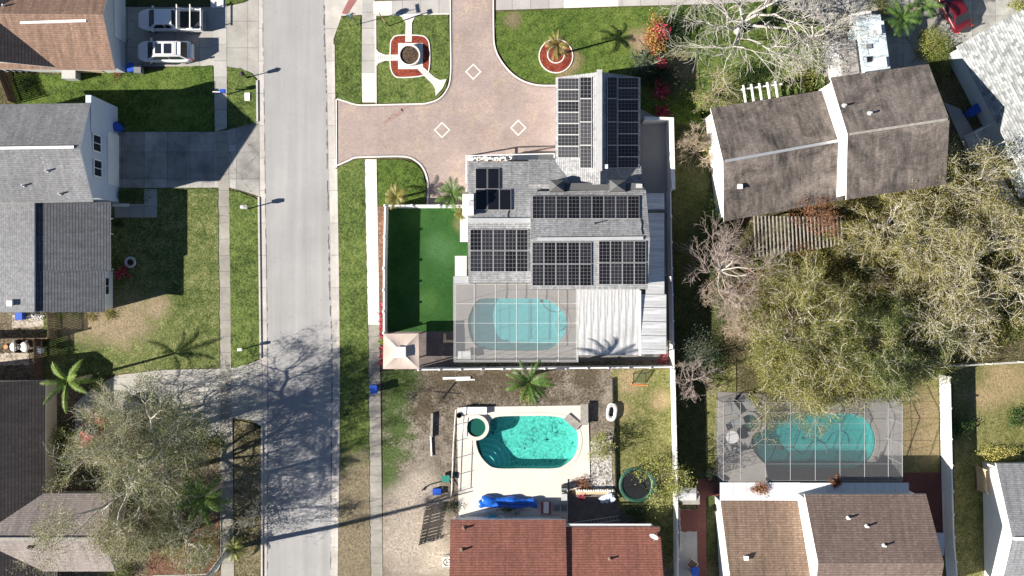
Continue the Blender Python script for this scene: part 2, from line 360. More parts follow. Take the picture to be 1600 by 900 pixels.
M['kerb'] = concrete('kerb_concrete', (.50, .47, .43), var=.2, joint=((1, 3.1),), patch=.08, crack=False)
M['walk'] = concrete('grey_sidewalk', (.38, .37, .345), joint=((1, 1.55),), var=.16, patch=.1, crack=False)
M['walk_x'] = concrete('grey_cross_sidewalk', (.40, .385, .365), joint=((0, 1.75),), var=.12, patch=.1, crack=False)
M['walk_old'] = concrete('stained_sidewalk', (.29, .275, .24), joint=((1, 1.55),), var=.26, patch=.06)
M['walk_white'] = concrete('cleaned_white_sidewalk', (.72, .69, .62), joint=((1, 1.55),), var=.05, patch=.02, crack=False)
M['drive'] = concrete('driveway_concrete', (.36, .345, .315), joint=((0, 2.3), (1, 2.55)), var=.22, patch=.08)
M['drive_old'] = concrete('cracked_driveway', (.32, .31, .29), joint=((0, 2.2), (1, 2.6)), var=.42, patch=.14)
M['drive_plain'] = concrete('plain_driveway', (.40, .385, .345), joint=((0, 4.2),), var=.2, patch=.06)
M['pad'] = concrete('white_concrete', (.66, .63, .58), var=.08, crack=False)
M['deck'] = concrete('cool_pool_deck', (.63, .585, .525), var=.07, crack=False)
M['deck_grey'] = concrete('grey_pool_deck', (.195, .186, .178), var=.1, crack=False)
M['court'] = concrete('shaded_court_concrete', (.36, .35, .345), var=.12, crack=False)
M['pavers'] = pavers('blush_brick_pavers', (.41, .315, .28), (.335, .27, .248), (.25, .205, .19), .22, .11, mix3=(.50, .385, .27))
M['pavers_border'] = pavers('dull_border_pavers', (.33, .26, .245), (.27, .22, .21), (.2, .16, .15), .12, .22)
M['pavers_dark'] = pavers('dark_court_pavers', (.16, .125, .115), (.11, .092, .09), (.07, .06, .055), .4, .4)
M['pavers_red'] = pavers('red_brick_path', (.20, .065, .048), (.15, .052, .045), (.09, .05, .045), .22, .11)
M['pavers_new'] = pavers('newer_red_pavers', (.37, .235, .20), (.32, .215, .19), (.24, .19, .17), .22, .11)
M['white'] = simple('white_paint', (.78, .77, .74), .5, .05)
M['border'] = simple('painted_white_edging', (.74, .71, .66), .7, .08, 2)
M['vinyl'] = simple('white_vinyl', (.80, .80, .79), .4, .04)
M['wall_blue'] = simple('pale_blue_stucco', (.50, .56, .66), .8, .06, .8)
M['wall_cream'] = simple('cream_stucco', (.62, .54, .40), .8, .08)
M['wall_white'] = simple('white_stucco', (.74, .73, .70), .8, .06)
M['wall_grey'] = simple('pale_grey_stucco', (.55, .56, .57), .8, .07)
M['wall_teal'] = simple('pale_teal_siding', (.55, .63, .65), .7, .06)
M['wall_tan'] = simple('tan_stucco', (.55, .42, .26), .8, .08)
M['trim'] = simple('white_trim', (.80, .79, .77), .5, .05)
M['trim_grey'] = simple('grey_gutter_metal', (.42, .43, .44), .45, .08)
M['glass'] = simple('dark_window_glass', (.018, .024, .034), .12, .1)
M['alu'] = simple('aluminium', (.62, .63, .65), .35, .08, metal=.6)
M['alu_frame'] = simple('panel_frame', (.62, .62, .62), .45, .05, metal=.3)
M['dark'] = simple('dark_plastic', (.02, .021, .023), .5, .2)
M['grey'] = simple('mid_grey_plastic', (.20, .205, .21), .5, .15)
M['lightgrey'] = simple('light_grey_metal', (.48, .48, .48), .45, .1)
M['blue'] = simple('blue_plastic', (.018, .085, .46), .4, .12)
M['blue_tarp'] = simple('blue_pool_cover', (.012, .11, .52), .35, .35, 2.5, bump=.7, bs=4)
M['teal'] = simple('teal_plastic', (.03, .34, .40), .4, .12)
M['green'] = simple('green_vinyl_pad', (.04, .135, .09), .5, .25, 3)
M['orange'] = simple('orange_plastic', (.65, .22, .06), .5, .1)
M['red'] = simple('red_plastic', (.42, .025, .025), .4, .1)
M['wood'] = simple('weathered_wood', (.20, .145, .10), .85, .35, 3)
M['wood_dark'] = simple('dark_brown_wood', (.115, .07, .048), .85, .35, 3)
M['wood_grey'] = simple('grey_timber', (.30, .28, .25), .85, .3, 3)
M['canvas'] = simple('beige_canvas', (.50, .415, .36), .85, .08, 1.2, bump=.3, bs=3)
M['screen'] = screen('insect_screen', .17, (.62, .62, .62))
M['screen_dark'] = screen('dark_insect_screen', .12, (.36, .36, .37))
M['net'] = screen('trampoline_net', .35, (.03, .10, .07))
M['plaster'] = simple('pool_plaster', (.52, .66, .65), .7, .22, 3.5)
def algae():
    t = NT('stained_pool_plaster'); n = t.noise(.8, 5, .7, None, .8); f = t.ramp(t.noise(4.5, 4, .8), [(.45, g3(0)), (.6, g3(1))])
    k = t.math('MULTIPLY', t.ramp(n, [(.50, g3(.10)), (.63, g3(1))]), f); c = t.mix(k, t.mix(1, (.52, .66, .62), t.ramp(t.noise(4, 3, .6), [(.3, g3(.6)), (.7, g3(1.25))]), 'MULTIPLY'), (.015, .05, .045)); t.color(c); return t.mat
M['plaster_algae'] = algae()
M['water_blue'] = water('clear_blue_water', (.34, .74, .78), (.10, .34, .37), dens=.24)
M['water_green'] = water('green_pool_water', (.42, .93, .88), (.03, .38, .35), dens=.06)
M['water_deep'] = water('teal_pool_water', (.24, .64, .64), (.03, .22, .23), dens=.26)
M['water_spa'] = water('dull_spa_water', (.20, .62, .50), (.03, .20, .15), dens=.42)
def alu_roof(name='white_alu_roof', dirt=1.0, base=(.66, .67, .68)):
    t = NT(name); uv = t.pos('uv'); n = t.noise(1, 6, .7, uv, 0, (.22, 3.5, 1)); c = t.mix(t.ramp(n, [(.38, g3(0)), (.62, g3(.9*dirt))]), base, (.26, .26, .26))
    c = t.mix(t.ramp(t.noise(5, 4, .7), [(.5, g3(0)), (.8, g3(.35*dirt))]), c, (.26, .25, .23)); t.color(c); t.set(Roughness=.45); return t.mat
M['alu_roof'] = alu_roof(); M['alu_roof_side'] = alu_roof('side_alu_roof', .6, (.76, .77, .78)); M['alu_roof_clean'] = alu_roof('clean_alu_roof', .2, (.74, .75, .76))
def cells(k=1.0, ro=.32):
    t = NT('solar_cells'); uv = t.pos('uv'); b = t.n('ShaderNodeTexBrick'); t.l(uv[0], uv[1], b, 'Vector'); b.offset = 0
    b.inputs['Scale'].default_value = 1; b.inputs['Brick Width'].default_value = .33; b.inputs['Row Height'].default_value = .33; b.inputs['Mortar Size'].default_value = .0075; b.inputs['Mortar Smooth'].default_value = 0
    b.inputs['Color1'].default_value = (.009*k, .009*k, .012*k, 1); b.inputs['Color2'].default_value = (.013*k, .013*k, .016*k, 1); b.inputs['Mortar'].default_value = (.25, .26, .28, 1)
    t.color((b, 0)); t.set(Roughness=ro); t.b.inputs['Specular IOR Level'].default_value = .25; return t.mat
M['cells'] = cells(); CELLS = [M['cells'], cells(1.5, .38), cells(.8, .26), cells(2.0, .42)]
M['cells_black'] = simple('black_solar_cells', (.008, .009, .014), .3, .2)
M['sh_brown'] = shingle('brown_shingle', (.215, .135, .098), stain=(.15, .15), streak=.35, row=.2)
M['sh_w2'] = shingle('grey_shingle', (.185, .188, .20), stain=(.2, .2), row=.15, streak=.2)
M['sh_w2low'] = shingle('slate_shingle', (.085, .092, .108), rw=.34, rh=.27, stain=(.12, .12), dark=.35, row=.62)
M['sh_w2light'] = shingle('pale_grey_shingle', (.29, .292, .30), stain=(.15, .15), streak=.12, row=.12)
M['sh_dark'] = shingle('dark_brown_shingle', (.10, .082, .078), rw=.34, rh=.27, stain=(.2, .2), dark=.35, row=.6)
M['sh_main'] = shingle('silver_grey_shingle', (.275, .28, .288), stain=(.14, .14), var=.2, row=.4)
M['sh_red'] = shingle('red_brown_shingle', (.225, .088, .064), stain=(.15, .15), row=.42, rh=.22)
M['sh_stain'] = shingle('mildewed_shingle', (.165, .14, .125), stain=(.1, .1), streak=.22, blotch=.78, row=.16)
M['sh_tan'] = shingle('tan_brown_shingle', (.21, .145, .105), rh=.2, rw=.3, stain=(.15, .25), streak=.3, row=.45)
M['sh_umber'] = shingle('umber_shingle', (.178, .130, .110), rh=.2, rw=.3, stain=(.15, .15), streak=.25, row=.45)
M['sh_r3'] = shingle('blue_grey_shingle', (.25, .255, .27), stain=(.1, .1), row=.25)
M['sh_r4'] = shingle('speckled_grey_shingle', (.27, .285, .285), rw=.4, rh=.24, stain=(.12, .12), var=.4, row=.3, streak=.15)
# ---------------------------------------------------------------- pool outlines (photo pixels on the ground)
PA = smooth_line([(749, 467), (792, 466), (839.5, 466), (860, 470), (877.8, 484), (886.8, 500), (885.6, 515.5), (877.8, 530), (866, 542.5), (846, 548), (774, 547.5), (745, 542.5), (733.7, 526.8), (730, 504), (734, 487)], 4, True)
PB = smooth_line([(768, 654.4), (780, 650), (820, 649), (860, 649.3), (882, 653), (898, 664.4), (904, 680), (904, 696), (898, 713), (884, 726), (867, 731.8), (820, 732), (776, 731.8), (760, 724.4), (748, 709), (743, 693), (744.5, 685), (756, 683), (763.5, 675), (764.4, 662)], 4, True)
PC = smooth_line([(1210, 646.5), (1270, 646), (1329.5, 646), (1354, 654.6), (1366, 673), (1369, 692.4), (1363.6, 712), (1349, 726.5), (1329.5, 732.6), (1270, 732), (1208, 730), (1190.5, 721.7), (1176, 704.6), (1172, 687.5), (1179, 677), (1193, 671), (1197, 657)], 4, True)
def circ(x, y, r, n=28): return [(x+r*math.cos(2*math.pi*i/n), y+r*math.sin(2*math.pi*i/n)) for i in range(n)]
SB = circ(744.4, 667, 14.7); SC = circ(1170.5, 660.7, 13.6)
W_ = lambda L: [P2(*p) for p in L]
POOLS = [W_(PA), W_(PB), W_(PC), W_(SB), W_(SC)]
# ---------------------------------------------------------------- ground and paving
bigq = [(-320, -320), (320, -320), (320, 320), (-320, 320)]
sheet('ground', bigq, 0, M['ground'], holes=POOLS, world=True)
sheet('road', [(403, -420), (517, -420), (519, -20), (521, 100), (523, 200), (525, 350), (528, 560), (527, 700), (524, 900), (520, 1320), (408, 1320), (412, 900), (413, 600), (410, 300), (405, 0)], .02, M['road'])
sheet('gutter_strip', [(400, -420), (410, -420), (411, 0), (415, 300), (418, 600), (417, 900), (416, 1320), (407, 1320), (408, 900), (408, 600), (405, 300), (402, 100), (401, 0)], .03, M['gutter'])
sheet('gutter_strip', [(505, -420), (520, -420), (520, 0), (523, 150), (525, 300), (529, 560), (528, 700), (525, 900), (522, 1320), (512, 1320), (516, 900), (519, 700), (520, 560), (515, 300), (512, 150), (507, 0)], .03, M['gutter'])
def seam(name, pts, wd, seed, amp=.6):
    rn = random.Random(seed); L = []; M_ = smooth_line(pts, 26); mb = MB()
    L = [(x+rn.uniform(-amp, amp), y) for x, y in M_]
    for i in range(len(L)-1):
        if rn.random() < .3: continue
        w0 = wd*rn.uniform(.2, 1.1); a, b = P2(*L[i]), P2(*L[i+1]); mb.face([(a[0]-w0/2, a[1], .036), (b[0]-w0/2, b[1], .036), (b[0]+w0/2, b[1], .036), (a[0]+w0/2, a[1], .036)])
    o = mb.build(name, simple(name+'_tar', (.15, .14, .13), .9, .5), None); o['kind'] = 'structure'
seam('road_seam', [(506.5, -40), (507, 60), (510, 150), (512, 300), (515, 450), (519, 560), (518, 700), (516, 940)], .13, 1); seam('road_seam', [(409, -40), (411.5, 100), (414, 280), (417, 480), (418.5, 640), (418, 940)], .06, 2, .3)
strip('kerb', [(402, 126), (402.5, 190)], .16, 0, .12, M['kerb']); strip('kerb', [(404.5, 308), (406.5, 480), (407.5, 560)], .16, 0, .12, M['kerb'])
strip('kerb', [(409.5, 668), (409.5, 905), (408, 1300)], .16, 0, .12, M['kerb'])
strip('kerb', [(522, 70), (523, 154)], .16, 0, .12, M['kerb']); strip('kerb', [(526, 264), (528.5, 420), (530, 560), (529.5, 700), (526.5, 905), (522, 1300)], .16, 0, .10, M['kerb'])
# --- west side
LAWN = .085
sheet('front_lawn', [(22, 114), (110, 118), (180, 112), (215, 113), (270, 105), (333, 103), (336, 205), (170, 206), (22, 206)], LAWN, M['grass_front'], 0, .05, seed=2)
sheet('grass_verge', [(355, 105), (375, 107), (393, 115), (401, 126), (402, 190), (380, 197), (356, 203)], LAWN, M['grass'], 0, .05, seed=3)
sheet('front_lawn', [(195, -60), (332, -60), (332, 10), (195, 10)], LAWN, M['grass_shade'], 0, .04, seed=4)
sheet('grass_verge', [(352, -60), (400, -60), (399, -6), (383, 2), (352, 8)], LAWN, M['grass'], 0, .04, seed=5)
sheet('driveway', [(185, 11), (352, 11), (383, 4), (404, -8), (404, 125), (396, 117), (375, 108), (355, 104), (185, 104)], .04, M['drive'])
sheet('driveway', [(170, 206), (336, 206), (356, 203), (380, 197), (405, 189), (406, 308), (400, 305), (375, 297), (358, 293), (170, 294)], .04, M['drive_old'])
sheet('front_lawn', [(160, 295), (341, 294), (342, 400), (344, 575), (255, 577), (180, 584), (68, 600), (68, 488), (160, 488)], LAWN, M['grass_dry'], 0, .05, seed=6)
sheet('grass_verge', [(358, 297), (376, 300), (398, 309), (404, 314), (406.5, 480), (407, 558), (385, 570), (362, 575)], LAWN, M['grass'], 0, .05, seed=7)
for q in ([(226, 296), (246, 296), (246, 320), (226, 320)], [(226, 320), (246, 320), (246, 340), (226, 340)], [(203, 319), (225.4, 319), (225.4, 340), (203, 340)], [(180, 319), (202.4, 319), (202.4, 340), (180, 340)]):
    sheet('walkway_slab', q, .11, M['walk'], 0)
sheet('sidewalk', [(333, -420), (352, -420), (354, 0), (355, 200), (336, 206), (334, 90)], .055, M['walk'], 0)
sheet('sidewalk', [(336, 206), (355.5, 203), (358.5, 300), (361.5, 575), (343.5, 576), (341, 300)], .056, M['walk_old'], 0)
sheet('sidewalk', [(343.5, 576), (361.5, 575), (364, 700), (366, 900), (366, 1300), (347, 1300), (346, 900), (344, 700)], .057, M['walk_old'], 0)
sheet('driveway', [(150, 602), (185, 586), (255, 578), (343, 576), (362, 575), (385, 570), (409, 561), (412, 668), (392, 656), (364, 653), (363, 668), (330, 690), (170, 705), (118, 722), (118, 630)], .05, M['drive_plain'])
sheet('yard_soil', [(70, 600), (150, 602), (118, 650), (118, 722), (330, 690), (345, 672), (347, 905), (350, 1150), (60, 1150), (60, 600)], .03, M['dirt_dark'], 0, .05, seed=8)
sheet('mulch_bed', [(232, 822), (262, 812), (300, 806), (344, 812), (345, 880), (340, 893), (325, 899), (232, 899)], .075, M['mulch_brown'], 0, .05, seed=9)
strip('bed_edging', smooth_line([(345, 800), (345.5, 860), (344, 882), (336, 893), (318, 897), (240, 899)], 4), .09, .0, .12, M['walk'])
sheet('grass_verge', [(366, 657), (390, 660), (409, 671), (409, 905), (408, 1300), (368, 1300)], LAWN, M['verge'], 0, .06, seed=10)
sheet('yard_soil', [(-160, 488), (70, 488), (70, 598), (-160, 598)], .03, M['dirt_dark'], 0, seed=11)
sheet('sandy_yard', [(-60, 553), (46, 551), (46, 570), (-60, 572)], .05, M['sand'], 0, .08, seed=12)
sheet('sandy_yard', [(20, 493), (72, 493), (72, 510), (20, 513)], .05, M['sand'], 0, .08, seed=13)
# --- east side, corner lot
sheet('corner_ramp', [(519, -420), (548, -420), (585, -5), (586, 22), (534, 25), (521, 62), (519, 20)], .045, M['kerb'])
sheet('tactile_paving', [(549, -8), (563, -8), (543, 23), (534, 21)], .055, simple('red_tactile_paving', (.30, .12, .11), .8, .12))
sheet('sidewalk', [(566, -10), (586, -10), (587, 115), (565, 115)], .056, M['walk'], 0)
sheet('sidewalk', [(565, 115), (587, 115), (587, 160), (566, 160)], .057, M['walk_white'], 0)
sheet('sidewalk', [(586, 2), (702, -1), (702, 21), (586, 22)], .055, M['walk_x'], 0)
sheet('sidewalk', [(583.5, 3), (612.5, 2.4), (612.5, 22), (583.5, 22)], .060, M['walk_white'])
sheet('sidewalk', [(775, -10), (900, -14), (1215, -24), (1215, 2), (1090, 7), (960, 10), (775, 16)], .055, M['walk_x'], 0)
sheet('sidewalk', [(881, -13), (966, -16), (966, 10), (881, 13)], .060, M['walk_white'])
sheet('driveway', [(1190, -60), (1600, -60), (1660, 60), (1600, 62), (1500, 66), (1420, 120), (1390, 118), (1290, 118), (1285, 40), (1200, 6)], .04, M['drive_old'])
DR = smooth_line([(527, 155), (540, 159), (555, 163.5), (575, 164.5), (662, 162.5)], 3)+smooth_line([(664, 162.3), (684, 156), (698, 141), (704, 118), (704, 60), (703, -40)], 4)
DL = smooth_line([(771, -40), (771, 40), (774, 77), (790, 105), (812, 124), (838, 133), (868, 134)], 4)
DB = smooth_line([(527, 259), (545, 251), (556, 246.5), (580, 245.5), (632, 245), (652, 253), (664, 268), (669, 290), (668, 322)], 4)
sheet('paver_driveway', DR+DL+[(874, 134), (874, 252), (735, 252), (735, 325)]+DB[::-1], .05, M['pavers'], 0)
strip('paver_border', [(p[0]+1.5, p[1]+1) for p in DR], .3, .04, .058, M['pavers_border']); strip('paver_border', [(p[0]-1, p[1]+1) for p in DL], .3, .04, .058, M['pavers_border']); strip('paver_border', [(p[0], p[1]-1) for p in DB], .3, .04, .058, M['pavers_border'])
for ln in (DR, DL, DB, [(525.5, 155), (526, 262)]): strip('edging_line', ln, .12, .03, .11, M['border'])
for dx, dy in ((739.6, 112.3), (690.8, 203.3), (809.8, 199.8)):
    strip('diamond_marking', [(dx, dy-11.5), (dx+11.5, dy), (dx, dy+11.5), (dx-11.5, dy)], .11, .045, .062, M['border'], closed=True)
for k in range(4): sheet('paver_patch', [(598+k*10, 192-k*7), (607+k*10, 184-k*7), (610+k*10, 188-k*7), (601+k*10, 195-k*7)], .0535, M['pavers_new'], jit=.14, seed=40+k)
sheet('lawn_strip', smooth_line([(534, 26), (524, 60), (521.5, 100), (522.5, 153)], 4)+[(540, 157.5), (555, 161.5), (565, 161.5), (563.5, 26)], LAWN, M['grass'], 0, .04, seed=14)
sheet('corner_lawn', [(588, 25), (700.5, 24), (702, 60), (702, 118), (696, 139), (683, 154), (664, 160.5), (590, 161.5)], LAWN, M['grass'], 0, .02, seed=15)
strip('white_edging', [(588, 162), (587, 24), (702, 22)], .1, .0, .12, M['border'])
sheet('mulch_bed', smooth_line([(613, 62), (622, 56.5), (655, 56.5), (665, 60), (670, 72), (670, 105), (662, 117), (628, 121), (617, 117), (611, 104), (611, 72)], 4, True), .125, M['mulch'], .05, .02, seed=16)
strip('white_edging', smooth_line([(613, 62), (622, 56), (655, 56), (666, 60), (671, 72), (671, 105), (663, 118), (628, 121.7), (616, 118), (610.3, 104), (610.3, 72)], 4, True), .1, .05, .15, M['border'], closed=True)
WP = M['pad']
sheet('garden_path', [(633.5, 66), (634, 36), (628, 27), (622, 24), (655, 23.5), (648, 28), (644, 36), (643.5, 66)], .135, WP, .05)
sheet('garden_path', [(622, 86), (602, 86), (592, 82), (587.5, 76), (587.5, 106), (592, 99), (602, 95.5), (622, 95)], .136, WP, .05)
sheet('garden_path', [(653, 109), (659, 103), (680, 122), (688, 125.5), (698, 124), (692, 138), (681, 150.5), (680, 140), (676, 132)], .137, WP, .05)
sheet('patio_slab', [(622.5, 68), (661, 68), (661, 108.5), (622.5, 108.5)], .145, WP, .05)
sheet('front_lawn', [(776, 19), (960, 12), (1086, 9), (1092, 120), (1100, 200), (1046, 192), (1000, 170), (868, 131), (840, 130), (815, 122), (793, 103), (777, 76), (774, 40)], LAWN, M['grass_front'], 0, .03, seed=17)
sheet('mulch_ring', circ(868.5, 88, 26), .125, M['mulch'], .05, .02)
strip('white_edging', circ(868.5, 88, 26.3), .1, .05, .15, M['border'], closed=True); strip('white_edging', circ(868.5, 86, 13), .1, .05, .16, M['border'], closed=True)
sheet('lawn_strip', [(527, 263), (545, 254), (556, 250), (569.5, 249.5), (573, 420), (576, 575), (577, 720), (579, 900), (580, 1300), (523, 1300), (527.5, 900), (531, 725), (530.5, 560), (528, 400)], LAWN, M['grass'], 0, .05, seed=18)
sheet('corner_lawn', [(590, 250), (630, 249.5), (650, 256), (661, 269), (666, 290), (665.5, 321), (592, 322)], LAWN, M['grass_front'], 0, .03, seed=20)
sheet('sidewalk', [(569.5, 249), (588.5, 249), (590, 350), (593, 507), (575, 507), (571.5, 350)], .057, M['walk_white'], 0)
sheet('sidewalk', [(575, 507), (593, 507), (596, 720), (598, 905), (598, 1300), (579, 1300), (578.5, 905), (577, 720)], .056, M['walk_old'], 0)
sheet('fence_bed', [(590, 322), (600, 322), (600, 578), (595, 578), (593, 507)], .05, M['mulch_brown'], 0, .04, seed=21)
# main yard
sheet('artificial_turf', [(604, 324), (735, 324), (735, 420), (712, 432), (711, 518), (604, 520)], .06, M['turf'], 0)
sheet('white_step_slab', [(719, 342), (734, 342), (734, 378), (719, 378)], .10, M['pad'], 0); sheet('white_step_slab', [(711, 400), (729, 400), (729, 431), (711, 431)], .10, M['pad'], 0)
sheet('court_pavers', [(604, 518), (712, 518), (712, 574), (604, 574)], .065, M['pavers_dark'], 0)
sheet('low_kerb', [(693, 521), (697, 521), (697, 531), (710, 531), (710, 535), (693, 535)], .25, M['wall_tan'], 0)
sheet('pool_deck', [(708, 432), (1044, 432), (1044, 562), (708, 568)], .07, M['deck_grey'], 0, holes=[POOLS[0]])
sheet('side_court', [(998, 130), (1018, 133), (1030, 160), (1038, 185), (1044, 195), (1044, 440), (998, 440)], .05, M['court'], 0)
sheet('dark_side_yard', [(598, 566), (1047, 560), (1047, 575), (598, 578)], .04, M['dirt_dark'], 0)
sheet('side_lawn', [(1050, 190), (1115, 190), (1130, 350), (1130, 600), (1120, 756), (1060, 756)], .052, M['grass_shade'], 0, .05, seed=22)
# south neighbour
sheet('yard_soil', [(598, 579), (1055, 573), (1060, 760), (1050, 1100), (598, 1100)], .03, M['dirt'], 0, holes=[POOLS[1], POOLS[3]])
sheet('side_lawn', [(957, 578), (1050, 575), (1056, 690), (1060, 800), (1045, 900), (1030, 826), (970, 800), (962, 765), (958, 700)], .08, M['grass_gold'], 0, .08, seed=25)
sheet('rock_bed', [(922, 690), (954, 680), (958, 765), (890, 765), (890, 748), (922, 748)], .05, M['gravel'], 0, .06, seed=26)
sheet('pool_deck', [(714, 636), (919, 633), (922, 748), (887, 748), (887, 820), (717, 820)], .11, M['deck'], 0, holes=[POOLS[1], POOLS[3]])
sheet('patio_concrete', [(888, 770), (975, 776), (975, 826), (888, 826)], .05, M['pavers_dark'], 0)
# east neighbours
sheet('brick_path', [(1058, 796), (1090, 796), (1090, 905), (1058, 905)], .05, M['court'], 0); sheet('brick_path', [(1058, 796), (1090, 796), (1090, 830), (1058, 830)], .06, M['pavers_red'], 0, .1, seed=28)
sheet('brick_path', [(1088, 748), (1130, 748), (1130, 775), (1103, 775), (1104, 905), (1090, 905)], .064, M['pavers_red'], 0)
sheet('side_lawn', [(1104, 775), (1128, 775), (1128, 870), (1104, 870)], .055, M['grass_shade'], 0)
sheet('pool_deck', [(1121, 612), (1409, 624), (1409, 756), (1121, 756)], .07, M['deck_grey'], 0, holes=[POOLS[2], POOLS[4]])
sheet('side_lawn', [(1100, 570), (1150, 568), (1150, 612), (1121, 612), (1121, 745), (1104, 745)], .06, M['grass_gold'], 0, .05, seed=29)
sheet('side_yard_soil', [(1409, 590), (1466, 590), (1468, 740), (1409, 740)], .04, M['grass_gold'], 0)
sheet('brick_path', [(1405, 738), (1470, 738), (1474, 800), (1474, 860), (1440, 860), (1405, 780)], .05, M['pavers_red'], 0)
sheet('back_lawn', [(1488, 572), (1620, 565), (1720, 560), (1720, 905), (1540, 905), (1540, 1100), (1495, 1100)], LAWN, M['grass_gold'], 0, seed=30)
sheet('side_path', [(1475, 160), (1500, 170), (1550, 255), (1600, 330), (1575, 345), (1520, 260)], .05, M['court'], 0)
sheet('back_lawn', [(1090, 8), (1215, 3), (1287, 40), (1288, 140), (1120, 170), (1095, 190)], LAWN, M['grass'], 0, .1, seed=51)
sheet('camper_pad', [(1285, 30), (1400, 30), (1400, 120), (1285, 120)], .045, M['drive_old'])
# ---------------------------------------------------------------- houses
def plane3(a, b, c):
    n = (b-a).cross(c-a); return (-n.x/n.z, -n.y/n.z, a.z+(n.x*a.x+n.y*a.y)/n.z)      # z = p*x+q*y+r
def on_plane(pl, x, y, lift=0):
    g = P(x, y); m = pl[0]*g.x+pl[1]*g.y; h = (m+pl[2]+lift)/(1+m/H); return P(x, y, h)
def slab(mb, top, th, e0, e1, m=0, ms=1, close=True):
    """roof slab; uv: u along the eave e0->e1, v up the slope, in metres"""
    u = (e1-e0).normalized(); n = (top[1]-top[0]).cross(top[2]-top[0]).normalized()
    if n.z < 0: top = top[::-1]; n = -n
    v = n.cross(u); v = v if v.z >= 0 else -v
    mb.face(top, m, [((p-e0).dot(u)+e0.x*.37, (p-e0).dot(v)) for p in top])
    bt = [p-Vector((0, 0, th)) for p in top]; mb.face(bt[::-1], ms)
    for i in range(len(top)): mb.face([bt[i-1], bt[i], top[i], top[i-1]], ms)
def gable(root, q, he, hr, rm, fm, wm, ove=.45, ovr=.3, hip=(0, 0), th=.16, walls=True, cap=None, z0=0, skirt=None, ridge=.5, he2=None):
    A, B, C, D = [P(*p, he) for p in q]
    if he2 is not None:
        C, D = P(*q[2], he2), P(*q[3], he2)
    R0 = A.lerp(D, ridge); R1 = B.lerp(C, ridge); R0.z = R1.z = hr
    u = (B-A).normalized(); w_ = (D-A).normalized()
    r0, r1 = R0+(R1-R0).normalized()*hip[0], R1-(R1-R0).normalized()*hip[1]
    mb = MB(); slab(mb, [A, B, r1, r0], th, A, B); slab(mb, [C, D, r0, r1], th, C, D)
    if hip[0]: slab(mb, [D, A, r0], th, D, A)
    if hip[1]: slab(mb, [B, C, r1], th, B, C)
    rf = mb.build('roof', [rm, fm], root)
    if cap:
        c = MB(); c.beam(r0+Vector((0, 0, .05)), r1+Vector((0, 0, .05)), .34, .07); c.build('ridge_cap', cap, rf)
    if walls:
        ix = ovr; W = (D-A).length
        a = A+u*ix+w_*ove; b = B-u*ix+w_*ove; c_ = C-u*ix-w_*ove; d_ = D+u*ix-w_*ove
        zt1 = he+(hr-he)*ove/(W*ridge)-th-.01; zt2 = D.z+(hr-D.z)*ove/(W*(1-ridge))-th-.01
        a.z = b.z = zt1; c_.z = d_.z = zt2; zr = hr-th-.02
        g0 = R0+u*ix; g1 = R1-u*ix; g0.z = g1.z = zr
        if hip[0]: g0 = None
        if hip[1]: g1 = None
        lo = lambda p: Vector((p.x, p.y, z0))
        mb = MB(); mb.face([lo(a), lo(b), b, a]); mb.face([lo(c_), lo(d_), d_, c_])
        mb.face([lo(b), lo(c_), c_]+([g1] if g1 else [])+[b]); mb.face([lo(d_), lo(a), a]+([g0] if g0 else [])+[d_])
        mb.build('wall', wm, root)
        walls = (a, b, c_, d_)
    return dict(p1=plane3(A, B, R1), p2=plane3(D, C, R1), A=A, B=B, C=C, D=D, R0=r0, R1=r1, roof=rf, walls=walls)
def vent(root, pl, x, y, r=.09, h=.45, mat=None, name='vent_pipe'):
    b = on_plane(pl, x, y); m = MB(); m.tube(b-Vector((0, 0, .1)), b+Vector((0, 0, h)), r, r, 10); m.lathe(b, [(r*2.2, -.02), (r*2.0, .05), (r, .12)], 10); return m.build(name, mat or M['lightgrey'], root)
def boxvent(root, pl, x, y, s=(.4, .4, .25), mat=None):
    b = on_plane(pl, x, y); m = MB(); m.box((b.x, b.y, b.z+s[2]/2-.05), (s[0], s[1], s[2])); m.box((b.x, b.y, b.z+s[2]-.02), (s[0]*1.25, s[1]*1.25, .06)); return m.build('roof_vent', mat or M['white'], root)
def window(root, c, t, wd, ht, nrm, fm=None):
    """c centre on the wall, t unit vector along the wall, nrm outward"""
    up = Vector((0, 0, 1)); f = MB(); o = nrm*.03
    for s in (-1, 1):
        f.beam(c+o+t*s*wd/2-up*ht/2, c+o+t*s*wd/2+up*ht/2, .12, .08); f.beam(c+o-t*(wd/2+.06)+up*s*ht/2, c+o+t*(wd/2+.06)+up*s*ht/2, .09, .12)
    f.beam(c+o-up*ht/2, c+o+up*ht/2, .06, .07)
    w_ = MB(); w_.face([c+nrm*.015-t*wd/2-up*ht/2, c+nrm*.015+t*wd/2-up*ht/2, c+nrm*.015+t*wd/2+up*ht/2, c+nrm*.015-t*wd/2+up*ht/2])
    p = w_.build('window', M['glass'], root); f.build('window_frame', fm or M['trim'], p); return p
def wall_x(g, y):
    b, c = g['walls'][1], g['walls'][2]; return b.x+(c.x-b.x)*(y-b.y)/(c.y-b.y)
E = Vector((1, 0, 0)); Nn = Vector((0, 1, 0))
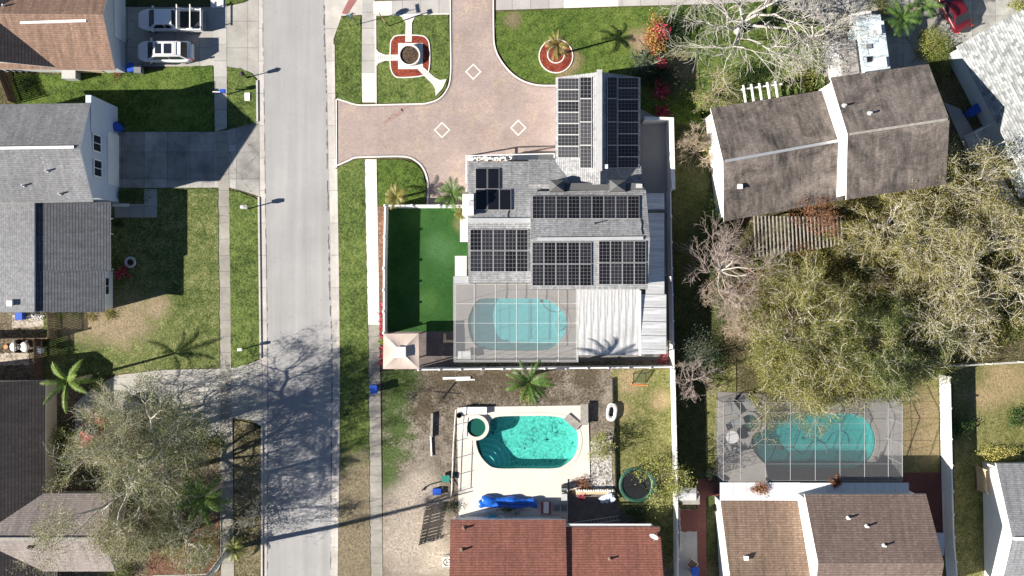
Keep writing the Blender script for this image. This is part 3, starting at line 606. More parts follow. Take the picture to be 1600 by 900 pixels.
# W1: brown roofed house, upper left
h = thing('house', 'brown shingled house with two white vehicles parked before its garage', 'house', P(100, 40))
g = gable(h, [(-90, -42), (176, -42), (180, 110), (-90, 107)], 2.75, 4.9, M['sh_brown'], M['trim'], M['wall_grey'])
m = MB(); a = on_plane(g['p2'], 32, 37); b = on_plane(g['p2'], 135, 34); m.beam(a+Vector((0, .12, .05)), b+Vector((0, .12, .05)), .32, .09); m.build('ridge_vent', M['white'], h)
g2 = gable(h, [(92, -60), (92, 106), (-92, 103), (-92, -60)], 2.75, 5.0, M['sh_dark'], M['trim'], M['wall_white'])
vent(h, g2['p1'], 8, 10)
m = MB(); gy = P(0, 28).y; gx = wall_x(g, gy)+.05; m.box((gx+.02, gy, 1.1), (.2, 4.8, 2.2)); m.build('garage_door', M['white'], h)
m = MB(); bq = g['walls'][3]; yy = g['walls'][2].y; m.face([(P(105, 0).x, yy-.012, 0), (P(166, 0).x, yy-.012, 0), (P(166, 0).x, yy-.012, 2.4), (P(105, 0).x, yy-.012, 2.4)]); m.build('side_wall_panel', M['wall_tan'], h)
m = MB(); m.box((*P(117, 121).xy, .55), (1.2, .7, 1.1)); m.box((*P(117, 121).xy, 1.13), (1.3, .8, .06)); m.build('meter_cabinet', M['lightgrey'], h)
# W2: grey two storey house with lower wing
h = thing('house', 'two-storey pale blue house with grey shingle roofs and a lower wing beside the shaded lawn', 'house', P(90, 300))
g = gable(h, [(-80, 164), (140.5, 161), (145, 315), (-80, 319)], 5.3, 7.3, M['sh_w2'], M['trim'], M['wall_blue'], ovr=.12)
m = MB(); a = on_plane(g['p1'], -20, 232); b = on_plane(g['p1'], 116, 230); m.beam(a+Vector((0, 0, .06)), b+Vector((0, 0, .06)), .24, .10); m.build('ridge_vent', M['white'], h)
for x, y in ((75, 267), (38, 290), (95, 303)): vent(h, g['p2'], x, y, .07, .45)
wx = g['walls'][1].x
for cy, z in ((224, 4.15), (263, 4.15)):
    yy = P(0, cy, z).y; window(h, Vector((wall_x(g, yy)+.05, yy, z)), Nn, 1.5, 1.45, E)
m = MB(); gy = P(0, 248).y*.98; m.box((wall_x(g, gy)+.04, gy, 1.1), (.16, 4.9, 2.2)); m.build('garage_door', M['white'], h)
m = MB(); m.box((wx-.1, P(0, 187).y*.97, 2.6), (.5, 3.3, 5.1)); m.build('wall_return', M['wall_blue'], h)
# lower wing: high pale slope and low slate slope
m = MB(); a, b, c_, d_ = P(-90, 317, 4.9), P(53.5, 317, 4.35), P(53.5, 488, 4.35), P(-90, 488, 4.9)
slab(m, [a, d_, c_, b], .18, c_, b); m.build('upper_roof', [M['sh_w2light'], M['trim']], h); plh = plane3(a, d_, c_)
boxvent(h, plh, 17, 474)
wy0, wy1 = P(0, 322).y, P(0, 482).y; x1 = P(53, 0, 4.35).x-.1
m = MB(); m.prism([(P(-90, 0).x, wy1), (x1, wy1), (x1, wy0), (P(-90, 0).x, wy0)], 0, 4.15); m.build('upper_wall', M['wall_blue'], h)
m = MB(); a, b, c_, d_ = P(54, 316, 4.1), P(172, 316, 3.3), P(172, 423, 3.3), P(54, 423, 4.1); slab(m, [a, d_, c_, b], .16, c_, b)
e_, f_ = P(164, 423, 3.354), P(164, 488, 3.354); pl = plane3(a, d_, c_); k_, l_ = P(54, 423, 4.1), P(54, 488, 4.1); slab(m, [k_, l_, f_, e_], .16, f_, e_); m.build('lower_roof', [M['sh_w2low'], M['trim']], h)
m = MB(); xw = P(177, 0).x; m.prism([(x1+.02, wy1), (xw, wy1), (xw, P(0, 424).y), (xw-.9, P(0, 424).y), (xw-.9, wy0), (x1+.02, wy0)], 0, 3.1); m.build('lower_wall', M['wall_white'], h)
window(h, Vector((xw, P(0, 447).y, 1.5)), Nn, 1.6, 1.2, E)
for y in (342, 366, 421): m = MB(); m.box((P(181, 0).x-.25, P(0, y).y, 1.55), (.14, .14, 3.1)); m.build('porch_post', M['white'], h)
m = MB(); m.box((P(181, 0).x-.25, P(0, 382).y, 3.08), (.12, 4.9, .16)); m.build('porch_beam', M['white'], h)
m = MB(); m.prism([P2(176, 318), P2(203, 318), P2(203, 323), P2(176, 323)], 0, .12); m.build('porch_step', M['white'], h)
# W3: dark roofed house, lower left
h = thing('house', 'dark brown roofed house partly under the oak crowns at lower left', 'house', P(80, 760))
g = gable(h, [(71, 1010), (71, 594), (-130, 594), (-130, 1010)], 2.8, 5.2, M['sh_dark'], M['trim'], M['wall_cream'])
g2 = gable(h, [(-100, 771), (176, 771), (180, 893), (-100, 893)], 2.85, 4.9, shingle('pale_brown_shingle', (.27, .232, .215), stain=(.15, .15), row=.3), M['trim'], M['wall_cream'], cap=M['wood_grey'])
vent(h, g2['p2'], 47, 854, .12, .4, M['dark'])
# main house
h = MAIN = thing('house', 'grey shingled house with many solar panels at the paver driveway', 'house', P(880, 330))
ga = gable(h, [(868, 121), (868, 292), (1001, 292), (1001, 121)], 3.1, 5.1, M['sh_main'], M['trim_grey'], M['wall_grey'], ovr=.25)
m = MB(); m.beam(ga['R0']+Vector((-.1, .15, .14)), Vector((ga['R0'].x-.1, P(0, 279).y, 5.22)), .46, .2); m.build('ridge_duct', M['lightgrey'], h)
gw = gable(h, [(732, 252), (845, 252), (845, 442), (732, 442)], 2.95, 4.75, M['sh_main'], M['trim_grey'], M['wall_grey'], ovr=.2, ridge=.5)
m = MB(); m.beam((gw['R0'].x, gw['R0'].y, 4.80), (P(829, 0, 4.8).x, gw['R0'].y, 4.80), .42, .1); m.build('ridge_cap', M['trim_grey'], h)
gn = gable(h, [(826, 249), (1001, 249), (1001, 330), (826, 330)], 3.0, 3.9, M['sh_main'], M['trim_grey'], M['wall_grey'], walls=True)
gc = gable(h, [(828, 299), (1009, 296), (1012, 452), (829, 452)], 4.35, 6.1, M['sh_main'], M['trim_grey'], M['wall_grey'], ovr=.15)
m = MB(); m.beam(gc['R0']+Vector((.6, -.0, .06)), gc['R1']+Vector((-.6, 0, .06)), .3, .08); m.build('ridge_cap', M['trim_grey'], h)
# low parapet with two small hipped humps behind the garage ridge
m = MB(); za = 4.75
def rect(x0, y0, x1, y1, z): return [P(x0, y1, z).xy, P(x1, y1, z).xy, P(x1, y0, z).xy, P(x0, y0, z).xy]
m.prism(rect(866, 286, 1006, 296.5, za), 3.0, za)
for x0, x1 in ((859, 882), (953, 978)):
    b = rect(x0, 281, x1, 299, za+.25); m.prism(b, 3.0, za+.25); c0 = P((x0+x1)/2-1, 290, za+.75)
    for i in range(4): m.face([(*b[i], za+.25), (*b[(i+1) % 4], za+.25), c0])
m.build('clerestory_parapet', M['sh_main'], h)
boxvent(h, (0, 0, za), 998, 291, (.45, .3, .25), M['lightgrey'])
m = MB(); m.prism(rect(723.5, 304, 739, 335.5, 5.0), 0, 5.0); b = rect(722.5, 303, 740, 336.5, 5.1); m.prism(b, 5.0, 5.12, bottom=True); ch = m.build('chimney', M['white'], h)
m = MB(); c0 = P(736, 318, 5.1); m.box((c0.x, c0.y, 5.2), (.5, .5, .15)); m.build('flue_cap', M['lightgrey'], ch)
# porch front strip with white railing/planter, and garage gutter
m = MB(); m.prism([P2(731, 243), P2(866, 240), P2(866, 251), P2(731, 251)], 0, .12); m.build('porch_slab', M['pad'], h)
m = MB(); m.beam(P(728.5, 243.5, 2.6), P(866, 240, 2.6), .09, .12); m.beam(P(728.5, 243.5, 2.6), P(728.5, 300, 2.6), .09, .12); m.beam(P(866, 240, 2.6), P(866, 252, 2.6), .09, .12)
for x, y in ((729, 244), (729, 275), (800, 242)): m.beam(P(x, y, 0), P(x, y, 2.6), .12, .12)
m.build('porch_frame', M['white'], h)
m = MB()
rn = random.Random(4)
for x in range(734, 802, 4): c0 = P(x+rn.uniform(-1, 1), 248+rn.uniform(-1.2, 1.2), .3); m.box(c0, (rn.uniform(.15, .3), rn.uniform(.15, .35), .45), rn.uniform(0, 3))
m.build('stone_edging', M['white'], h)
m = MB(); m.prism(rect(803, 242, 841, 249.5, .9), .1, .9); m.build('porch_bench', M['lightgrey'], h)
# white walled side court and alu roofs
m = MB(); strip_mb(m, [(1001, 192), (1043, 192), (1045.5, 300)], .35, 0, 2.2); m.build('court_wall', M['wall_white'], h)
m = MB()
for i, (y0, y1) in enumerate(((302, 328), (333, 460), (460, 481), (481, 503), (503, 525), (525, 546), (546, 554))):
    a, b, c_, d_ = P(1009 if y0 < 460 else 1002, y0, 3.0), P(1038 if y0 < 460 else 1041, y0, 2.7), P(1038 if y0 < 460 else 1041, y1-.8, 2.7), P(1009 if y0 < 460 else 1002, y1-.8, 3.0)
    slab(m, [a, d_, c_, b], .09, a, b)
m.build('side_patio_roof', [M['alu_roof_side'], M['alu']], h)
m = MB()
for i in range(9):
    x0 = 902+i*10.9; a, b, c_, d_ = P(x0, 452, 3.1), P(x0+10.3, 452, 3.1), P(x0+10.3, 555, 2.75), P(x0, 555, 2.75); slab(m, [a, d_, c_, b], .1, a, d_)
m.build('patio_roof', [M['alu_roof'], M['alu']], h)
for x, y in ((904, 552), (950, 552), (998, 552), (1038, 550), (1038, 480), (1036, 400), (1036, 335)): m = MB(); m.beam(P(x, y, 0), P(x, y, 2.65), .1, .1); m.build('patio_post', M['white'], h)
m = MB(); m.beam(P(1000.5, 454, 3.1), P(1000.5, 556, 2.8), .1, .22); m.build('patio_gutter', M['white'], h)
m = MB(); m.prism(rect(709, 431.5, 735, 443, 2.7), 2.5, 2.7, bottom=True); m.build('eave_return', M['trim_grey'], h)
for x, y, pl in ((986, 259, ga['p2']), ): boxvent(h, pl, 946, 261, (.3, .3, .3), M['white'])
vent(h, gc['p1'], 930, 349, .05, .5, M['dark'])
# cable run on the roof
m = MB(); pts = [on_plane(gc['p1'], x, y, .05) for x, y in ((1001, 342), (1003, 350), (1002, 358), (1004, 366))]
for a, b in zip(pts, pts[1:]): m.tube(a, b, .035, n=5)
pts = [on_plane(gw['p1'], x, y, .05) for x, y in ((795, 328), (793, 336), (794, 344))]
for a, b in zip(pts, pts[1:]): m.tube(a, b, .03, n=5)
m.build('roof_cable', M['dark'], h)
PR_ = random.Random(3)
def panel(pl, x0, y0, x1, y1, mat, lift=.14):
    c = [on_plane(pl, x, y, lift) for x, y in ((x0, y1), (x1, y1), (x1, y0), (x0, y0))]
    u = (c[1]-c[0]); L = u.length; u = u.normalized(); v = c[3]-c[0]; Wd = v.length; v = v.normalized(); n = u.cross(v)
    m = MB(); t = .045; lo = [p-n*t for p in c]; f = .02
    i4 = [c[0]+(u+v)*f, c[1]+(v-u)*f, c[2]-(u+v)*f, c[3]+(u-v)*f]
    for i in range(4):
        j = (i+1) % 4; m.face([lo[i], lo[j], c[j], c[i]], 0); m.face([c[i], c[j], i4[j], i4[i]], 0)
    m.face(lo[::-1], 0); nu, nv = max(1, round(L/.36)), max(1, round(Wd/.36))
    m.face(i4, 1, [(0, 0), (nu*.33, 0), (nu*.33, nv*.33), (0, nv*.33)])
    m.build('solar_panel', [M['alu_frame'], PR_.choice(CELLS) if mat is K else mat], MAIN)
K = M['cells']
ys = [121.5, 140, 158, 175.5, 193, 210.5, 228.5, 247]
for a, b in zip(ys, ys[1:]): panel(ga['p1'], 871.5, a+.3, 904.5, b-.3, K)
ys = [120, 154, 190.5, 227, 263]
for a, b in zip(ys, ys[1:]): panel(ga['p1'], 906, a+.3, 924.3, b-.3, K); panel(ga['p2'], 949, a+.3, 964.3, b-.3, K)
ys = [121, 137.5, 155.5, 173.5, 191, 209, 227, 245, 262.5]
for a, b in zip(ys, ys[1:]): panel(ga['p2'], 965.5, a+.3, 997.5, b-.3, K)
for x, y in ((743, 263), (762, 263), (743, 296), (762, 296), (780.5, 296)): panel(gw['p1'], x, y, x+18, y+32, M['cells_black'])
for i in range(5):
    for y in (358.5, 392): panel(gw['p2'], 734.5+i*18.2, y, 734.5+i*18.2+17.7, y+32.6, K)
for i in range(9): panel(gc['p1'], 832+i*18.6, 306, 832+i*18.6+18, 341.5, K)
for i in range(5):
    for y in (378.5, 413): panel(gc['p2'], 831.5+i*18.6, y, 831.5+i*18.6+18, y+33.5, K)
for i in range(4):
    for y in (376.5, 411): panel(gc['p2'], 935.5+i*18.6, y, 935.5+i*18.6+18, y+33.5, K)
# red roof house
h = thing('house', 'red-brown shingled house below the open backyard pool', 'house', P(870, 880))
g = gable(h, [(704, 812), (884, 812), (884, 1100), (704, 1100)], 2.9, 5.6, M['sh_red'], M['trim'], M['wall_white'])
g2 = gable(h, [(882, 823), (1031, 823), (1038, 1090), (882, 1090)], 2.85, 5.4, M['sh_red'], M['trim_grey'], M['wall_white'])
for x, y in ((725, 825), (722, 859)): vent(h, g['p1'], x, y, .09, .4, M['wood'])
vent(h, g2['p1'], 953, 873, .08, .35, M['wood'])
m = MB(); m.beam(P(888, 819.5, 2.8), P(1017, 819.5, 2.8), .14, .14); m.build('gutter', M['white'], h)
m = MB(); b = on_plane(g2['p1'], 1022, 834); m.tube(b, b+Vector((-.1, -.1, .5)), .03, n=6); m.tube(b+Vector((-.1, -.1, .5)), b+Vector((-.55, -.65, .55)), .02, n=6)
m.lathe((0, 0, 0), [(.02, .0), (.18, .02), (.32, .07), (.43, .14)], 18)
k = MB(); k.lathe((0, 0, 0), [(.0, 0), (.18, .02), (.32, .07), (.43, .14)], 20); k.lathe((0, 0, 0), [(.43, .14), (.32, .055), (.0, -.02)], 20)
rot = Matrix.Rotation(R(55), 3, Vector((.8, -.6, 0)).normalized()); c0 = b+Vector((-.05, 0, .62)); k.v = [tuple(rot @ Vector(p)+c0) for p in k.v]
m2 = MB(); m2.tube(b-Vector((0, 0, .1)), c0, .03, n=6); m2.tube(c0, c0+rot @ Vector((.1, -.3, .45)), .015, n=5)
dsh = k.build('satellite_dish', M['white'], h, smooth=True); m2.build('dish_mount', M['lightgrey'], dsh)
# R1
h = thing('house', 'house with mildewed dark shingles in two offset gables at upper right', 'house', P(1290, 220))
g = gable(h, [(1110, 169), (1292, 140), (1317, 312), (1131, 346)], 3.0, 5.2, M['sh_stain'], M['trim'], M['wall_white'], ovr=.1)
m = MB(); m.beam(g['R0']+Vector((.2, 0, .05)), g['R1']+Vector((-.4, 0, .05)), .24, .07); m.build('ridge_cap', M['alu'], h)
g2 = gable(h, [(1297, 121), (1451, 100), (1478, 288), (1322, 312)], 5.3, 7.4, M['sh_stain'], M['trim'], M['wall_white'], ovr=.04)
m = MB(); m.beam(g2['R0']+Vector((.2, 0, .05)), g2['R1']+Vector((-.2, 0, .05)), .22, .07); m.build('ridge_cap', M['wood_grey'], h)
for x, y in ((1319, 165), (1359, 177)): vent(h, g2['p1'], x, y, .1, .4)
boxvent(h, g['p2'], 1155, 292, (.35, .35, .35))
# R2
h = thing('house', 'tan-brown shingled house in two gables below the caged pool at lower right', 'house', P(1290, 860))
g = gable(h, [(1125, 780), (1249, 780), (1262, 1010), (1138, 1010)], 2.95, 5.2, M['sh_tan'], M['trim'], M['wall_grey'], ovr=.2)
g2 = gable(h, [(1257, 772), (1447, 772), (1462, 961), (1270, 961)], 5.1, 7.4, M['sh_umber'], M['trim'], M['wall_white'], ovr=.05)
for x, y in ((1325, 809), (1354, 822), (1381, 852)): vent(h, g2['p1'], x, y, .08, .4, M['white'])
boxvent(h, g['p1'], 1165, 871, (.32, .32, .3))
m = MB()
for i in range(6):
    x0 = 1125+i*21; slab(m, [P(x0, 754, 2.9), P(x0, 782, 3.05), P(x0+20.6, 782, 3.05), P(x0+20.6, 754, 2.9)], .09, P(x0, 754, 2.9), P(x0, 782, 3.05))
for i in range(8):
    x0 = 1251+i*21.2; slab(m, [P(x0, 754.5, 2.9), P(x0, 774, 3.05), P(x0+20.8, 774, 3.05), P(x0+20.8, 754.5, 2.9)], .09, P(x0, 754.5, 2.9), P(x0, 774, 3.05))
m.build('porch_roof', [M['alu_roof_clean'], M['alu']], h)
m = MB(); m.prism(rect(1449, 833, 1475, 868, 2.4), 2.25, 2.4, bottom=True); m.build('side_awning', M['alu'], h)
# R3, R4
h = thing('house', 'white walled house with blue-grey roof at the lower right edge', 'house', P(1600, 830))
g = gable(h, [(1556, 724), (1760, 724), (1760, 935), (1560, 935)], 2.95, 5.3, M['sh_r3'], M['trim'], M['wall_white'], ovr=.35)
m = MB(); m.beam(g['R0']+Vector((.1, 0, .05)), g['R1']+Vector((0, 0, .05)), .3, .06); m.build('ridge_cap', M['white'], h)
h = thing('house', 'pale house with speckled light grey roof standing askew at the upper right corner', 'house', P(1610, 200))
g = gable(h, [(1620, 312), (1495, 72), (1652, -16), (1777, 224)], 3.0, 5.6, M['sh_r4'], M['trim_grey'], M['wall_teal'], ovr=.3)
m = MB(); m.beam(g['R0']+Vector((0, 0, .04)), g['R1']+Vector((0, 0, .04)), .3, .06); m.build('ridge_cap', M['dark'], h)
u = (g['A']-g['B']); u.z = 0; u.normalize(); nrm = Vector((u.y, -u.x, 0)); nrm = -nrm if nrm.x > 0 else nrm
wl = g['walls'][1]; q0 = Vector((wl.x, wl.y, 0)); fr = lambda s, o, z: q0+u*s+nrm*o+Vector((0, 0, z))
window(h, fr(11.9, .0, 1.5), u, 1.3, 1.2, nrm)
m = MB(); m.prism([fr(7.6, 2.2, 0).xy, fr(9.6, 2.2, 0).xy, fr(9.6, 0.01, 0).xy, fr(7.6, .01, 0).xy][::-1], 0, .3); m.build('side_step', M['lightgrey'], h)
m = MB()
for s in (7.6, 9.6): m.beam(fr(s, 2.2, 2.3), fr(s, .05, 2.3), .08, .08); m.beam(fr(s, 2.2, 0), fr(s, 2.2, 2.3), .08, .08)
m.beam(fr(7.6, 2.2, 2.3), fr(9.6, 2.2, 2.3), .08, .08); m.build('side_awning_frame', M['white'], h)
# ---------------------------------------------------------------- pools
def pool(name, label, cat, world, zdeck, depth, wm, pm, cop=.28, step=None, rise=0, zw=.12):
    c = sum((Vector(p) for p in world), Vector((0, 0)))/len(world); root = thing(name, label, cat, (c.x, c.y, 0))
    a = sum(world[i-1][0]*world[i][1]-world[i][0]*world[i-1][1] for i in range(len(world)))
    pts = world if a > 0 else world[::-1]; n = len(pts)
    m = MB(); inn = [((p[0]-c.x)*.985+c.x, (p[1]-c.y)*.985+c.y) for p in pts]
    for i in range(n): m.face([(*inn[i-1], zdeck), (*inn[i-1], -depth), (*inn[i], -depth), (*inn[i], zdeck)])
    m.build('basin', pm, root)
    sheet('basin_floor', inn, -depth, pm, world=True, parent=root, kind=None)
    m = MB(); out = [Vector(p) for p in pts]; o2 = []
    for i in range(n):
        d = (out[(i+1) % n]-out[i-1]).normalized(); o2.append(out[i]+Vector((d.y, -d.x))*cop)
    zt = zdeck+.025+rise
    for i in range(n):
        a, b = i-1, i
        m.face([(*inn[a], zt), (*inn[b], zt), (*o2[b], zt), (*o2[a], zt)]); m.face([(*o2[a], zt), (*o2[b], zt), (*o2[b], 0), (*o2[a], 0)]); m.face([(*inn[b], zt), (*inn[a], zt), (*inn[a], -.3), (*inn[b], -.3)])
    m.build('coping', M['deck'] if zdeck > .1 else M['deck_grey'], root)
    sheet('pool_water', [((p[0]-c.x)*.99+c.x, (p[1]-c.y)*.99+c.y) for p in pts], zdeck-zw+rise, wm, world=True, parent=root, kind=None)
    if step:
        sx, sy, ang, rr = step; q = P(sx, sy)
        m = MB()
        for k, r_ in enumerate(rr):
            arc = [(q.x+r_*math.cos(R(ang+t)), q.y+r_*math.sin(R(ang+t))) for t in range(-62, 63, 8)]
            zt = -.25-.3*k; m.prism([(q.x, q.y)]+arc, -depth, zt)
        m.build('pool_step', M['plaster'], root)
        m = MB()
        for k, r_ in enumerate(rr):
            z_ = -.235-.3*k; A2 = [R(ang+t) for t in range(-58, 59, 8)]
            for a, b in zip(A2, A2[1:]): m.face([(q.x+(r_-.15)*math.cos(a), q.y+(r_-.15)*math.sin(a), z_), (q.x+r_*math.cos(a), q.y+r_*math.sin(a), z_), (q.x+r_*math.cos(b), q.y+r_*math.sin(b), z_), (q.x+(r_-.15)*math.cos(b), q.y+(r_-.15)*math.sin(b), z_)])
        m.build('step_nosing', M['white'], root)
    return root
pool('swimming_pool', 'clear turquoise pool inside the screen cage beside the white patio roof', 'pool', POOLS[0], .07, 1.2, M['water_blue'], M['plaster'], step=(886, 508, 160, (.8, 1.2)))
pB = pool('swimming_pool', 'open uncaged pool with dark algae stains on its floor', 'pool', POOLS[1], .11, 1.2, M['water_green'], M['plaster_algae'], step=(757, 727, 48, (1.0, 1.5, 2.0, 2.5)))
pool('swimming_pool', 'teal pool under the bent-beam screen cage at right', 'pool', POOLS[2], .07, 1.5, M['water_deep'], M['plaster'], step=(1178, 722, 40, (.9, 1.4, 1.9)))
pool('hot_tub', 'round green spa raised beside the algae-stained pool', 'hot tub', POOLS[3], .11, .8, M['water_spa'], M['plaster'], cop=.32, rise=.28)
pool('hot_tub', 'round spa set in the deck beside the teal caged pool', 'hot tub', POOLS[4], .07, .8, M['water_deep'], M['plaster'], cop=.25, rise=.12)
def floating_hose(label, px, z, rad=.035):
    m = MB(); pts = [P(x, y, 0) for x, y in smooth_line(px, 5)]
    for a, b in zip(pts, pts[1:]): a, b = Vector((a.x, a.y, z)), Vector((b.x, b.y, z)); m.tube(a, b, rad, n=5)
    e = pts[0]; m.box((e.x, e.y, z), (.3*rad/.035, .25*rad/.035, .1)); return tag(m.build('pool_hose', M['dark'], None), label, 'hose')
floating_hose('dark pool cleaner hose looping in the teal pool under the bent-beam cage', [(1221, 700), (1238, 699), (1254, 709), (1266, 694), (1281, 689), (1291, 697), (1293, 709)], -.03)
floating_hose('dark pool cleaner hose looping in the clear turquoise pool', [(846, 470), (852, 480), (862, 486), (874, 487), (878, 478)], -.03)
floating_hose('thin dark hose looping in the algae-stained pool', [(820, 700), (818, 692), (823, 686), (828, 688), (828, 674), (836, 670), (843, 676)], .0, .018)
M['cage_grey'] = simple('grey_cage_frame', (.33, .33, .34), .5, .08)
# ---------------------------------------------------------------- screen cages
def cage(label, xs, ys, zf, base, scr, fm, skip=(), loc=(0, 0), bw=.028, wallsides='NSWE', mid=None):
    """xs, ys: beam lines in photo px at roof height; zf(y) roof height"""
    r = thing('pool_cage', label, 'pool cage', P(*loc)); q = lambda x, y: P(x, y, zf(x, y))
    for x in xs:
        m = MB()
        for y0, y1 in zip(ys, ys[1:]): m.beam(q(x, y0), q(x, y1), bw, bw*2)
        m.build('beam', fm, r)
    for y in ys: m = MB(); m.beam(q(xs[0], y)-Vector((0, 0, .04)), q(xs[-1], y)-Vector((0, 0, .04)), bw*.8, bw*1.3); m.build('purlin', fm, r)
    m = MB()
    for x0, x1 in zip(xs, xs[1:]):
        for y0, y1 in zip(ys, ys[1:]): m.face([q(x0, y1), q(x1, y1), q(x1, y0), q(x0, y0)])
    m.build('roof_screen', scr, r)
    def wall(pts):
        f = MB(); s = MB()
        for a, b in zip(pts, pts[1:]):
            a0, b0 = Vector((a.x, a.y, .1)), Vector((b.x, b.y, .1)); s.face([a0, b0, b, a]); f.beam(a0, a, bw, bw); f.beam(a0.lerp(a, .38), b0.lerp(b, .38), bw*.7, bw*.7)
        f.beam(Vector((pts[-1].x, pts[-1].y, .1)), pts[-1], bw, bw); s.build('wall_screen', scr, r); f.build('wall_frame', fm, r)
    if 'W' in wallsides: wall([q(xs[0], y) for y in ys])
    if 'E' in wallsides: wall([q(xs[-1], y) for y in ys])
    if 'N' in wallsides: wall([q(x, ys[0]) for x in xs])
    if 'S' in wallsides: wall([q(x, ys[-1]) for x in xs])
    return r
cage('white framed flat screen cage over the clear turquoise pool', [709.5, 741, 774, 807, 840, 872.5, 903], [444, 474.5, 505, 535, 565.5], lambda x, y: 2.75, 0, M['screen'], M['white'], loc=(806, 505), wallsides='WSE')
cage('grey framed mansard screen cage with bent beams over the teal pool', [1130.5, 1157, 1196, 1235, 1274, 1312.5, 1351, 1388, 1410], [629, 645, 662, 695, 725, 751], lambda x, y: 2.75+1.1*max(0, 1-abs(y-693)/62.0), 0, M['screen_dark'], M['cage_grey'], loc=(1265, 690), wallsides='NWE')
# ---------------------------------------------------------------- fences
def fence(label, px, hh, pm, every=2.4, thick=.06, post=.13, name='vinyl_fence', cap=True, z0=0, rail=True, gap=0, postm=None, wire=False):
    r = thing(name, label, 'fence', P(*px[0])); pts = [P(*p) for p in px]; last = len(pts)-2
    for i, (a, b) in enumerate(zip(pts, pts[1:])):
        L = (b-a).length; n = max(1, round(L/every))
        for k in range(n+1 if i == last else n):
            c = a.lerp(b, k/n); m = MB(); m.box((c.x, c.y, (hh+.08)/2), (post, post, hh+.08), math.atan2((b-a).y, (b-a).x))
            if cap:
                z = hh+.08; s = post*.68; bb = [(c.x-s, c.y-s), (c.x+s, c.y-s), (c.x+s, c.y+s), (c.x-s, c.y+s)]; m.prism(bb, z, z+.04, bottom=True)
                for j in range(4): m.face([(*bb[j], z+.04), (*bb[(j+1) % 4], z+.04), (c.x, c.y, z+.11)])
            m.build('post', postm or pm, r)
        for k in range(n):
            p, q = a.lerp(b, (k+.03)/n), a.lerp(b, (k+.97)/n); m = MB(); up = Vector((0, 0, 1))
            if wire:
                for z in (hh-.03, hh*.5, .12): m.beam(p+up*z, q+up*z, .03, .04)
            elif gap:
                d = (q-p); nb = max(2, int(d.length/gap)); rn = random.Random(k)
                for j in range(nb):
                    c = p+d*((j+.5)/nb); m.box((c.x, c.y, hh*.48+rn.uniform(-.04, .02)), (gap*.82, thick*.5, hh*.96), math.atan2(d.y, d.x))
                for z in (.35, hh*.8): m.beam(p+up*z, q+up*z, thick*1.6, .08)
            else:
                m.beam(p+up*(hh*.5), q+up*(hh*.5), thick*.5, hh*.86)
                if rail:
                    for z in (hh-.06, .12): m.beam(p+up*z, q+up*z, thick*1.3, .13)
            m.build('panel', pm, r)
    return r
V = M['vinyl']
fence('white vinyl fence round the artificial turf yard beside the sidewalk', [(730, 324), (606, 324), (604, 420), (604, 519)], 1.75, V, thick=.12, post=.16)
fence('white vinyl fence between the main house cage and the sandy pool yard', [(657, 575), (850, 573), (1044, 571)], 1.75, V, every=1.95, thick=.09)
fence('white vinyl fence beside the white roofed patio, running down the middle rear boundary', [(1042, 301), (1044, 420), (1046, 500), (1047, 571)], 1.85, V, thick=.09)
fence('white vinyl fence between the trampoline yard and the brick side path', [(1048, 576), (1050, 660), (1052, 740), (1053.5, 905)], 1.85, V, thick=.09)
fence('tall white vinyl fence along the right side of the teal pool house', [(1468, 586), (1470, 680), (1472, 760), (1474, 830), (1480, 905)], 1.9, V, thick=.10)
fence('thin white wire fence behind the rear garden of the far right lawn', [(1478, 571), (1540, 568), (1640, 562)], 1.1, M['white'], every=3, thick=.035, post=.06, cap=False, wire=True)
fence('low thin white pool safety fence left of the open pool deck', [(712.5, 638), (709, 690), (706, 770)], 1.15, M['white'], every=1.5, thick=.03, post=.05, cap=False, wire=True)
W = M['wood']
fence('brown timber fence beside the bicycles, below the slate roofed wing', [(88, 489), (90, 526)], 1.8, W, thick=.06, post=.1, name='timber_fence', cap=False, gap=.16)
fence('brown timber fence running across the lower left back yards', [(90, 527), (-60, 529)], 1.8, W, thick=.06, post=.1, name='timber_fence', cap=False, gap=.16)
fence('dark brown timber fence beside the grey meter box at lower left', [(68, 529), (69, 592)], 1.8, M['wood_dark'], thick=.06, post=.1, name='timber_fence', cap=False, gap=.16)
fence('brown timber fence in the gap between the two upper left houses', [(8, 112), (28, 162)], 1.7, M['wood_dark'], thick=.06, post=.1, name='timber_fence', cap=False, gap=.16)
fence('broken weathered picket fence round the dark corner left of the red roof', [(704, 776), (668, 786), (664, 802), (656, 846), (694, 836)], 1.2, M['wood_grey'], every=1.5, thick=.05, post=.09, name='picket_fence', cap=False, gap=.3)
fence('low white lattice fence beside the shaded brick path', [(1058, 790), (1060, 852)], 1.3, M['white'], every=1.0, thick=.03, post=.06, name='lattice_fence', cap=False, gap=.7)
fence('tan timber gate fence beside the white walled house at lower right', [(1524, 728), (1526, 764)], 1.8, M['wall_tan'], thick=.06, post=.1, name='timber_fence', cap=False, gap=.2)
for lb, px in (('black garden edging board above the white dinghy', [(957, 590), (958, 636)]), ('black garden edging board below the white dinghy', [(960, 652), (961, 700), (962, 768)])):
    m = MB(); strip_mb(m, px, .1, 0, .32); tag(m.build('garden_edging', M['dark'], None), lb, 'garden edging', 'garden edging boards')
